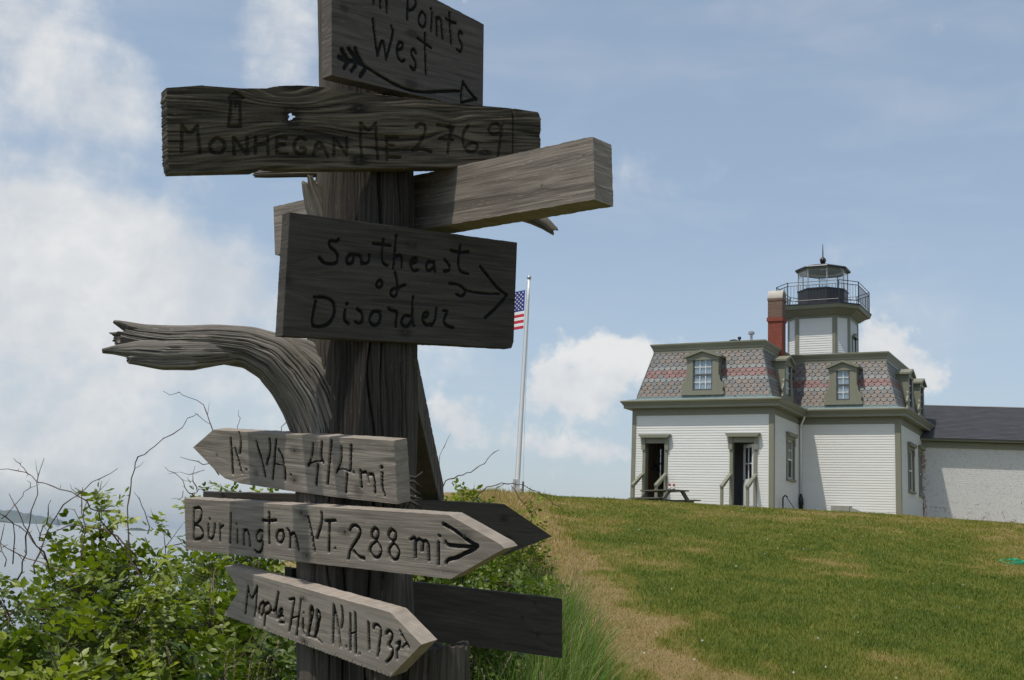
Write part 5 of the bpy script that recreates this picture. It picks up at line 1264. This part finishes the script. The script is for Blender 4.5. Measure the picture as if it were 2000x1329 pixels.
def tall_grass():
    # long unmown grass along the edge of the lawn right of the post
    n = 15000
    y = rng.uniform(4.6, 15, n); u = rng.normal(.030, .040, n); u = u + .012 * (10 - y) * .25
    x = u * y
    xe = np.interp(y, [4, 7, 9, 12, 15], [.62, .80, .84, .62, .52]) + (fbm(y * 2, y * 0, 5, 3) - .5) * .5
    ok = (x < xe) & (x > -1.1); x, y = x[ok], y[ok]; n = len(x)
    h = rng.uniform(.38, 1.0, n) * np.interp(y, [4.6, 9, 12, 15], [1.12, 1.08, .72, .45]) * (.5 + .5 * np.clip((xe[ok] - x) / .35, 0, 1))
    dr = np.clip(.28 + .26 * (fbm(x * 2, y * 2, 8, 3) - .4) + rng.normal(0, .16, n) + (rng.random(n) < .12) * .4, 0, 1)
    o = blades('tall_grass', np.stack([x, y, ground(x, y) - .02], -1), h, rng.uniform(.005, .0125, n), rng.normal(.6, 2.2, n), rng.uniform(.12, .75, n), {'dry': dr, 'tone': rng.random(n)}, M['tall'], 4)
    tag(o, kind='stuff')
    # seed heads
    n = 260; V, F, D_, T_ = [], [], [], []
    mbs = MB()
    for k in range(n):
        if k < 190:
            yy = rng.uniform(5, 11); xx = min(rng.normal(.035, .035) * yy, np.interp(yy, [4, 9, 12], [.6, .8, .6])); hh = rng.uniform(.6, .98)
        else:
            yy = rng.uniform(3.0, 3.7); xx = rng.uniform(-.235, -.195) * yy if k % 3 else rng.uniform(-.36, -.2) * yy; hh = rng.uniform(1.0, 1.5)
        p = np.array([xx, yy, float(ground(xx, yy))]); a = rng.uniform(0, 6.28); ln = rng.uniform(.05, .28) * hh
        pts = [p + np.array([math.cos(a) * ln * t * t, math.sin(a) * ln * t * t, hh * (t - .12 * t ** 3)]) for t in np.linspace(0, 1, 6)]
        mbs.tube(pts, [.0016, .0015, .0014, .0012, .001, .0007], 4, False)
        L = rng.uniform(.07, .14)
        for j in range(int(L / .006)):
            t = 1 - j * .006 / hh; c = p + np.array([math.cos(a) * ln * t * t, math.sin(a) * ln * t * t, hh * (t - .12 * t ** 3)])
            dd = rng.normal(0, 1, 3); dd[2] = abs(dd[2]) + .8; dd /= np.linalg.norm(dd); s_ = np.cross(dd, [0.3, 1, .2]); s_ /= np.linalg.norm(s_)
            l = rng.uniform(.005, .011)
            mbs.add([c, c + dd * l * .5 + s_ * .0016, c + dd * l, c + dd * l * .5 - s_ * .0016], [(0, 1, 2, 3)])
    o = mbs.build('grass_seed_heads', paint('straw', (.30, .25, .14), .8, .25, 30, 0, .1)); tag(o, kind='stuff')
    # rank grass at the foot of the shrubs, lower left
    n = 5200
    y = rng.uniform(2.75, 4.2, n); u = rng.choice([-.215, -.29, -.38], n, p=[.6, .22, .18]) + rng.normal(0, .022, n); x = u * y
    ok = (np.hypot(x + .36, y - PY) > .22); x, y = x[ok], y[ok]; n = len(x)
    h = rng.uniform(.5, 1.25, n) * np.where(rng.random(n) < .12, 1.15, .85)
    dr = np.clip(.2 + rng.normal(0, .15, n) + (rng.random(n) < .1) * .5, 0, 1)
    o = blades('rank_grass', np.stack([x, y, ground(x, y) - .02], -1), h, rng.uniform(.003, .007, n), rng.uniform(0, 6.28, n), rng.uniform(.15, .8, n), {'dry': dr, 'tone': rng.random(n)}, M['tall'], 4)
    tag(o, kind='stuff')
tall_grass()
def specks():
    mb = MB()
    spots = []
    for k in range(34):
        y = 9 * (38 / 9) ** random.random(); u = random.uniform(.09, .46); spots.append((u * y, y))
    for (x, y) in spots:
        z = float(ground(x, y)); s = random.uniform(.007, .014) * (.6 + y * .022)
        for q in range(5):
            a = q * 1.256 + random.random() * .4; mb.add([(x, y, z + .055), (x + s * math.cos(a - .4), y + s * math.sin(a - .4), z + .06), (x + 1.3 * s * math.cos(a), y + 1.3 * s * math.sin(a), z + .075), (x + s * math.cos(a + .4), y + s * math.sin(a + .4), z + .06)], [(0, 1, 2, 3)])
    tag(mb.build('white_petals', paint('fallen_white_petal', (.74, .73, .66), .8, .1, 20, 0, .1)), kind='stuff')
specks()

# ------------------------------------------------------------------ shrubs
def leaflets(P, Dr, Nm, ln, wd):
    """folded oval leaflets: 8 vertices, 8 triangles each"""
    n = len(P); S = np.cross(Nm, Dr); S /= np.linalg.norm(S, axis=1)[:, None] + 1e-9; N2 = np.cross(Dr, S)
    l, w = ln[:, None], wd[:, None]
    droop = rng.uniform(-.05, .22, n)[:, None]; fold = rng.uniform(.05, .35, n)[:, None]
    b = P; c1 = P + Dr * l * .33 - N2 * l * droop * .1; c2 = P + Dr * l * .68 - N2 * l * droop * .45; tip = P + Dr * l - N2 * l * droop
    l1 = c1 + S * w * .46 + N2 * w * fold * .5; r1 = c1 - S * w * .46 + N2 * w * fold * .5; l2 = c2 + S * w * .40 + N2 * w * fold * .45; r2 = c2 - S * w * .40 + N2 * w * fold * .45
    V = np.stack([b, c1, c2, tip, l1, r1, l2, r2], 1).reshape(-1, 3)
    tri = np.array([[0, 1, 4], [0, 5, 1], [4, 1, 2], [4, 2, 6], [1, 5, 7], [1, 7, 2], [6, 2, 3], [2, 7, 3]])
    F = ((np.arange(n) * 8)[:, None, None] + tri[None]).reshape(-1, 3)
    return V, F
def shrub(name, label, x, y, ztop, r, ncane, nleaf, young, mat='leaf_rose', lsize=.034, group='rose bushes of the hedge', bare=.25, up=.8):
    g = float(ground(x, y)); H = ztop - g
    root = thing(name, label, 'shrub', (x, y, g), 0, group)
    st = MB(); nodes = []; 
    for c in range(ncane):
        a = random.uniform(0, 6.28); rr = r * math.sqrt(random.random()); hh = H * (random.uniform(.55, 1.0) if c else 1.0) * (1 - .28 * (rr / r) ** 2)
        if c == 0: rr = 0
        b = np.array([.25 * rr * math.cos(a), .25 * rr * math.sin(a), -.05]); e = np.array([rr * math.cos(a), rr * math.sin(a), hh])
        mid = (b + e) / 2 + np.array([random.gauss(0, .07), random.gauss(0, .07), .15 * hh])
        ts = np.linspace(0, 1, 12); pts = [(1 - t) ** 2 * b + 2 * t * (1 - t) * mid + t * t * e + np.array([random.gauss(0, .012), random.gauss(0, .012), 0]) for t in ts]
        st.tube(pts, list(np.linspace(.0055, .0018, 12)), 5, False)
        for k in range(2, 12):
            if ts[k] < bare: continue
            for q in range(2 if k < 9 else 3):
                d = np.array([random.gauss(0, 1), random.gauss(0, 1), random.gauss(up * .5, .6)]); d /= np.linalg.norm(d)
                L = random.uniform(.07, .24) * (1 if k < 10 else .7); q0 = pts[k]; q1 = q0 + d * L * .5 + np.array([0, 0, .02]); q2 = q0 + d * L + np.array([0, 0, .05 * up])
                st.tube([q0, q1, q2], [.0024, .0017, .0009], 4, False)
                for t in (.35, .65, .9, 1.0): nodes.append((q0 + (q2 - q0) * t + np.array([0, 0, .02 * t]), ts[k]))
            nodes.append((pts[k], ts[k]))
    st.build('stem', M['bark'], root, True)
    N = np.array([q[0] for q in nodes]); tq = np.array([q[1] for q in nodes])
    nc = int(nleaf * 1.6) // 6
    i = rng.integers(0, len(N), nc); cen = N[i] + rng.normal(0, .012, (nc, 3))
    az = rng.uniform(0, 6.28, nc); el = rng.normal(.35, .45, nc)
    ax = np.stack([np.cos(az) * np.cos(el), np.sin(az) * np.cos(el), np.sin(el)], -1)
    nm0 = np.array([0, 0, 1.0]) + rng.normal(0, .38, (nc, 3)); nm0 -= ax * (nm0 * ax).sum(1)[:, None]; nm0 /= np.linalg.norm(nm0, axis=1)[:, None]
    sd = np.cross(nm0, ax)
    P, Dd, Nn, Ls, yo, to = [], [], [], [], [], []
    tip = np.clip((cen[:, 2] / H - .45) * 1.5, 0, 1); yc = np.clip(young * .35 + young * tip * rng.uniform(.3, 1.3, nc) + rng.normal(0, .12, nc), 0, 1); tc_ = rng.random(nc)
    sz = lsize * rng.uniform(.7, 1.25, nc)
    for k in range(6):
        pos = (.25, .25, .6, .6, .95, 1.0)[k]; sg = (1, -1, 1, -1, 1, 0)[k]; sg = sg if k != 4 else -1
        dd = ax * (.55 if k < 4 else .9) + sd * sg * (.85 if k < 5 else 0) + rng.normal(0, .12, (nc, 3))
        dd /= np.linalg.norm(dd, axis=1)[:, None]
        P.append(cen + ax * (sz * 2.6 * pos)[:, None]); Dd.append(dd); Nn.append(nm0 + rng.normal(0, .2, (nc, 3))); Ls.append(sz * rng.uniform(.75, 1.15, nc)); yo.append(yc + rng.normal(0, .05, nc)); to.append(np.clip(tc_ + rng.normal(0, .15, nc), 0, 1))
    P, Dd, Nn, Ls, yo, to = map(np.concatenate, (P, Dd, Nn, Ls, yo, to))
    V, F = leaflets(P, Dd, Nn, Ls, Ls * rng.uniform(.5, .68, len(Ls)))
    me = np_mesh('foliage', V, F, {'young': np.repeat(np.clip(yo, 0, 1), 8), 'tone': np.repeat(to, 8)})
    link('foliage', me, M[mat], root, True)
    return root
def sh(label, px, ptop, Y, r, nc, nl, young, **kw):
    p = at(px, ptop, Y); return shrub('rose_bush', label, p[0], Y, p[2], r, nc, nl, young, **kw)
sh('tall rose bush with bright yellow-green shoots, highest of the hedge left of the post', 232, 935, 4.7, .24, 9, 4200, .95)
sh('leafy rose bush just right of the tallest shoots', 330, 1035, 5.0, .34, 11, 4600, .75)
sh('rose bush at the far left edge below the bare canes', 30, 1098, 4.4, .42, 12, 4600, .45)
sh('rose bush under the bare canes, right of the one at the far left edge', 135, 1092, 4.9, .40, 12, 4600, .55)
sh('rose bush half hidden behind the Burlington arrow', 425, 1005, 5.6, .42, 12, 4200, .6)
sh('rose bush showing under the tip of the R. VA. arrow', 500, 920, 6.6, .42, 12, 3600, .6)
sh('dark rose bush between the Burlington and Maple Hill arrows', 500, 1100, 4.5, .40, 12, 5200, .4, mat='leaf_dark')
sh('dark rose bush in the shade left of the Maple Hill swallowtail', 400, 1120, 4.0, .36, 12, 5200, .55)
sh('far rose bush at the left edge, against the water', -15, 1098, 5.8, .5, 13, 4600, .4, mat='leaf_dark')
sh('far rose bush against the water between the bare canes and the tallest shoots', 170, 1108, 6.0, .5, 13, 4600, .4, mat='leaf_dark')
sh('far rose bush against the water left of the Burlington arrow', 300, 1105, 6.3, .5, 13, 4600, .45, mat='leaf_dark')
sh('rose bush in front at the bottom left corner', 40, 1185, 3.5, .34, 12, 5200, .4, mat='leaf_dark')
sh('dense rose bush low in the left foreground', 165, 1150, 3.7, .34, 12, 5200, .5)
sh('rose bush with a yellow-green crown in the middle of the left foreground', 265, 1120, 3.75, .28, 10, 4600, .9)
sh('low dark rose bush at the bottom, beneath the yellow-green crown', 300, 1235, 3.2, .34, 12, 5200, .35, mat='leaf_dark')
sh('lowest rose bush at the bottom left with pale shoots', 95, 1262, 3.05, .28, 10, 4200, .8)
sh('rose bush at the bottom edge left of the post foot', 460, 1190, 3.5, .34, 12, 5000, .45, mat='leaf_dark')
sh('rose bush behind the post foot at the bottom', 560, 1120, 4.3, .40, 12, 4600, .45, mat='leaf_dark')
sh('pale leafy bush on the crest right of the post', 908, 925, 11, .50, 14, 4200, .9, lsize=.05)
sh('leafy bush just right of the trunk, below the edge-on board', 860, 985, 8.5, .50, 14, 4600, .7, lsize=.035)
sh('small bush with pale shoots beside the pointed back board', 1040, 1000, 10.5, .22, 7, 1100, .9, lsize=.04)
sh('low bush under the pointed tip of the back board', 985, 1080, 8.5, .42, 12, 4200, .6, lsize=.034)
sh('dark bush between the Burlington arrow tip and the dark board', 905, 1075, 6.0, .42, 12, 4200, .5, lsize=.03, mat='leaf_dark')

# bare arching canes
def bramble(label, Y, polys, name='bramble', mats=None, group='bare bramble canes'):
    p0 = at(polys[0][-1][0], 1200, Y); g = float(ground(p0[0], Y))
    root = thing(name, label, 'bramble', (p0[0], Y, g), 0, group); inv = np.array(root.location)
    for k, pl in enumerate(polys):
        rad = .0034; mat = M['bark']
        if isinstance(pl[0], (int, float)): rad *= pl[0]; pl = pl[1:]
        if isinstance(pl[0], str): mat = M[pl[0]]; pl = pl[1:]
        Yk = Y + .25 * math.sin(k * 2.1)
        pts = [at(x, y, Yk + .06 * math.sin(i + k)) for i, (x, y) in enumerate(pl)]
        sm = [pts[0]]
        for a, b in zip(pts[:-1], pts[1:]):
            n = max(2, int(np.linalg.norm(b - a) / .035))
            for j in range(1, n + 1): sm.append(a + (b - a) * j / n + np.array([random.gauss(0, .0042), random.gauss(0, .0042), random.gauss(0, .0042)]))
        mb = MB(); n = len(sm)
        rr = [rad * (.38 + .62 * i / n) * (1.35 if i % 5 == 2 else 1) for i in range(n)]
        mb.tube([p - inv for p in sm], rr, 6)
        for i in range(2, n - 1, 3):              # buds, thorns and short side twigs
            d = np.array([random.gauss(0, 1), random.gauss(0, .5), random.gauss(.2, 1)]); d /= np.linalg.norm(d)
            L = random.choice([.008, .012, .016, .05]) if rad < .005 else .012
            mb.tube([sm[i] - inv, sm[i] - inv + d * L * .6, sm[i] - inv + d * L + np.array([0, 0, L * .2])], [rr[i] * .6, rr[i] * .45, rr[i] * .15], 4)
        mb.build('cane', mat, root, True)
    return root
k8 = lambda pts: [p if isinstance(p, (str, int, float)) else (p[0] / 2.257, 740 + p[1] / 2.257) for p in pts]
bramble('tangle of bare thorny canes at the far left edge against the water', 4.3, [k8(q) for q in (
  [(0, 400), (80, 405), (140, 430), (240, 480), (320, 500), (380, 545), (430, 590), (500, 690), (560, 770), (620, 870), (680, 1010)],
  [.7, (60, 350), (85, 375), (100, 397), (140, 432)], [.9, (195, 350), (165, 430), (150, 510), (125, 640), (110, 760), (90, 900)], [1.0, (40, 508), (70, 580), (130, 690), (200, 770), (240, 900)],
  [.9, (520, 395), (440, 440), (370, 490), (280, 560), (225, 640), (180, 730), (150, 860)], [.8, (-10, 575), (30, 610), (60, 690), (65, 820)], [.8, (-10, 625), (90, 650), (150, 715), (200, 800)],
  [1.1, (180, 690), (300, 655), (420, 658), (510, 690), (600, 790)], [1.0, (365, 480), (368, 600), (365, 700), (350, 830), (345, 950)], [.6, (450, 450), (430, 490), (420, 530)], [.6, (310, 465), (330, 500), (370, 545), (372, 600)],
  [.8, (225, 535), (215, 600), (190, 660), (175, 720)], [.6, (120, 450), (135, 480), (95, 520), (40, 600), (0, 620)], [1.3, 'bark_pale', (-10, 715), (120, 790), (220, 830), (330, 860), (420, 900)], [.7, (20, 640), (10, 720), (25, 830)], [.6, (285, 572), (330, 580), (355, 620), (360, 680)],
  [.9, (270, 885), (255, 960), (230, 1015), (120, 1020), (20, 1040)], [.8, (0, 1150), (40, 1090), (50, 1030), (120, 960)])])
bramble('two long thin canes arching up by the R. VA. arrow', 4.9, [k8(q) for q in (
  [.75, (720, 55), (780, 70), (830, 85), (900, 115), (922, 160), (937, 225), (950, 330)], [.95, (925, 200), (870, 155), (832, 170), (800, 215), (690, 295), (610, 343), (592, 400), (577, 470), (560, 600), (570, 760)],
  [.8, (795, 345), (860, 362), (930, 385), (960, 420)], [.7, (725, 388), (790, 430), (810, 480), (850, 510), (880, 600)], [.5, (740, 420), (830, 422), (900, 400)], [.6, (860, 385), (855, 450), (870, 495)], [.6, (940, 470), (880, 490), (850, 515)], [.6, (1052, 138), (1056, 170), (1050, 215), (1050, 330)], [.7, (1280, 162), (1262, 195), (1240, 230), (1210, 330)], [.5, (755, 530), (790, 530), (810, 500)], [.7, (590, 500), (620, 540), (640, 590), (660, 680)]) ])
bramble('pale stems rising in the shade under the Burlington arrow', 3.9, [k8(q) for q in ([1.0, 'bark_pale', (912, 765), (930, 860), (925, 900), (936, 960), (940, 1100)], [.8, 'bark_pale', (980, 790), (955, 860), (945, 930), (950, 1050)], [.7, (690, 1025), (610, 1075), (540, 1110), (520, 1200)], [.7, (1130, 800), (1145, 830), (1120, 860), (1125, 960)])])
bramble('thin cane curving over the crest right of the post', 8.5, [[1.5, (975, 879), (965, 884), (947, 906), (920, 921), (868, 940), (850, 1000)], [1.1, (880, 848), (869, 869), (860, 890), (850, 960)], [1.5, (1100, 997), (1063, 970), (1022, 948), (980, 944), (950, 952), (924, 978), (900, 1050)], [1.1, (1030, 995), (1012, 970), (1000, 950)], [1.0, (962, 975), (970, 955), (985, 945)]])

# ------------------------------------------------------------------ sea air
def build_haze():
    mb = MB(); mb.box((-40000, -4000, -9.5), (40000, 36000, 90))
    m = bpy.data.materials.new('sea_haze'); m.use_nodes = True; t = NT(m.node_tree)
    out = t.n('ShaderNodeOutputMaterial'); v = t.n('ShaderNodeVolumePrincipled')
    v.inputs['Color'].default_value = (.80, .88, .97, 1); v.inputs['Density'].default_value = 8e-5; v.inputs['Anisotropy'].default_value = .2
    t.l(v.outputs[0], out.inputs['Volume'])
    tag(mb.build('haze', m), kind='stuff')
build_haze()
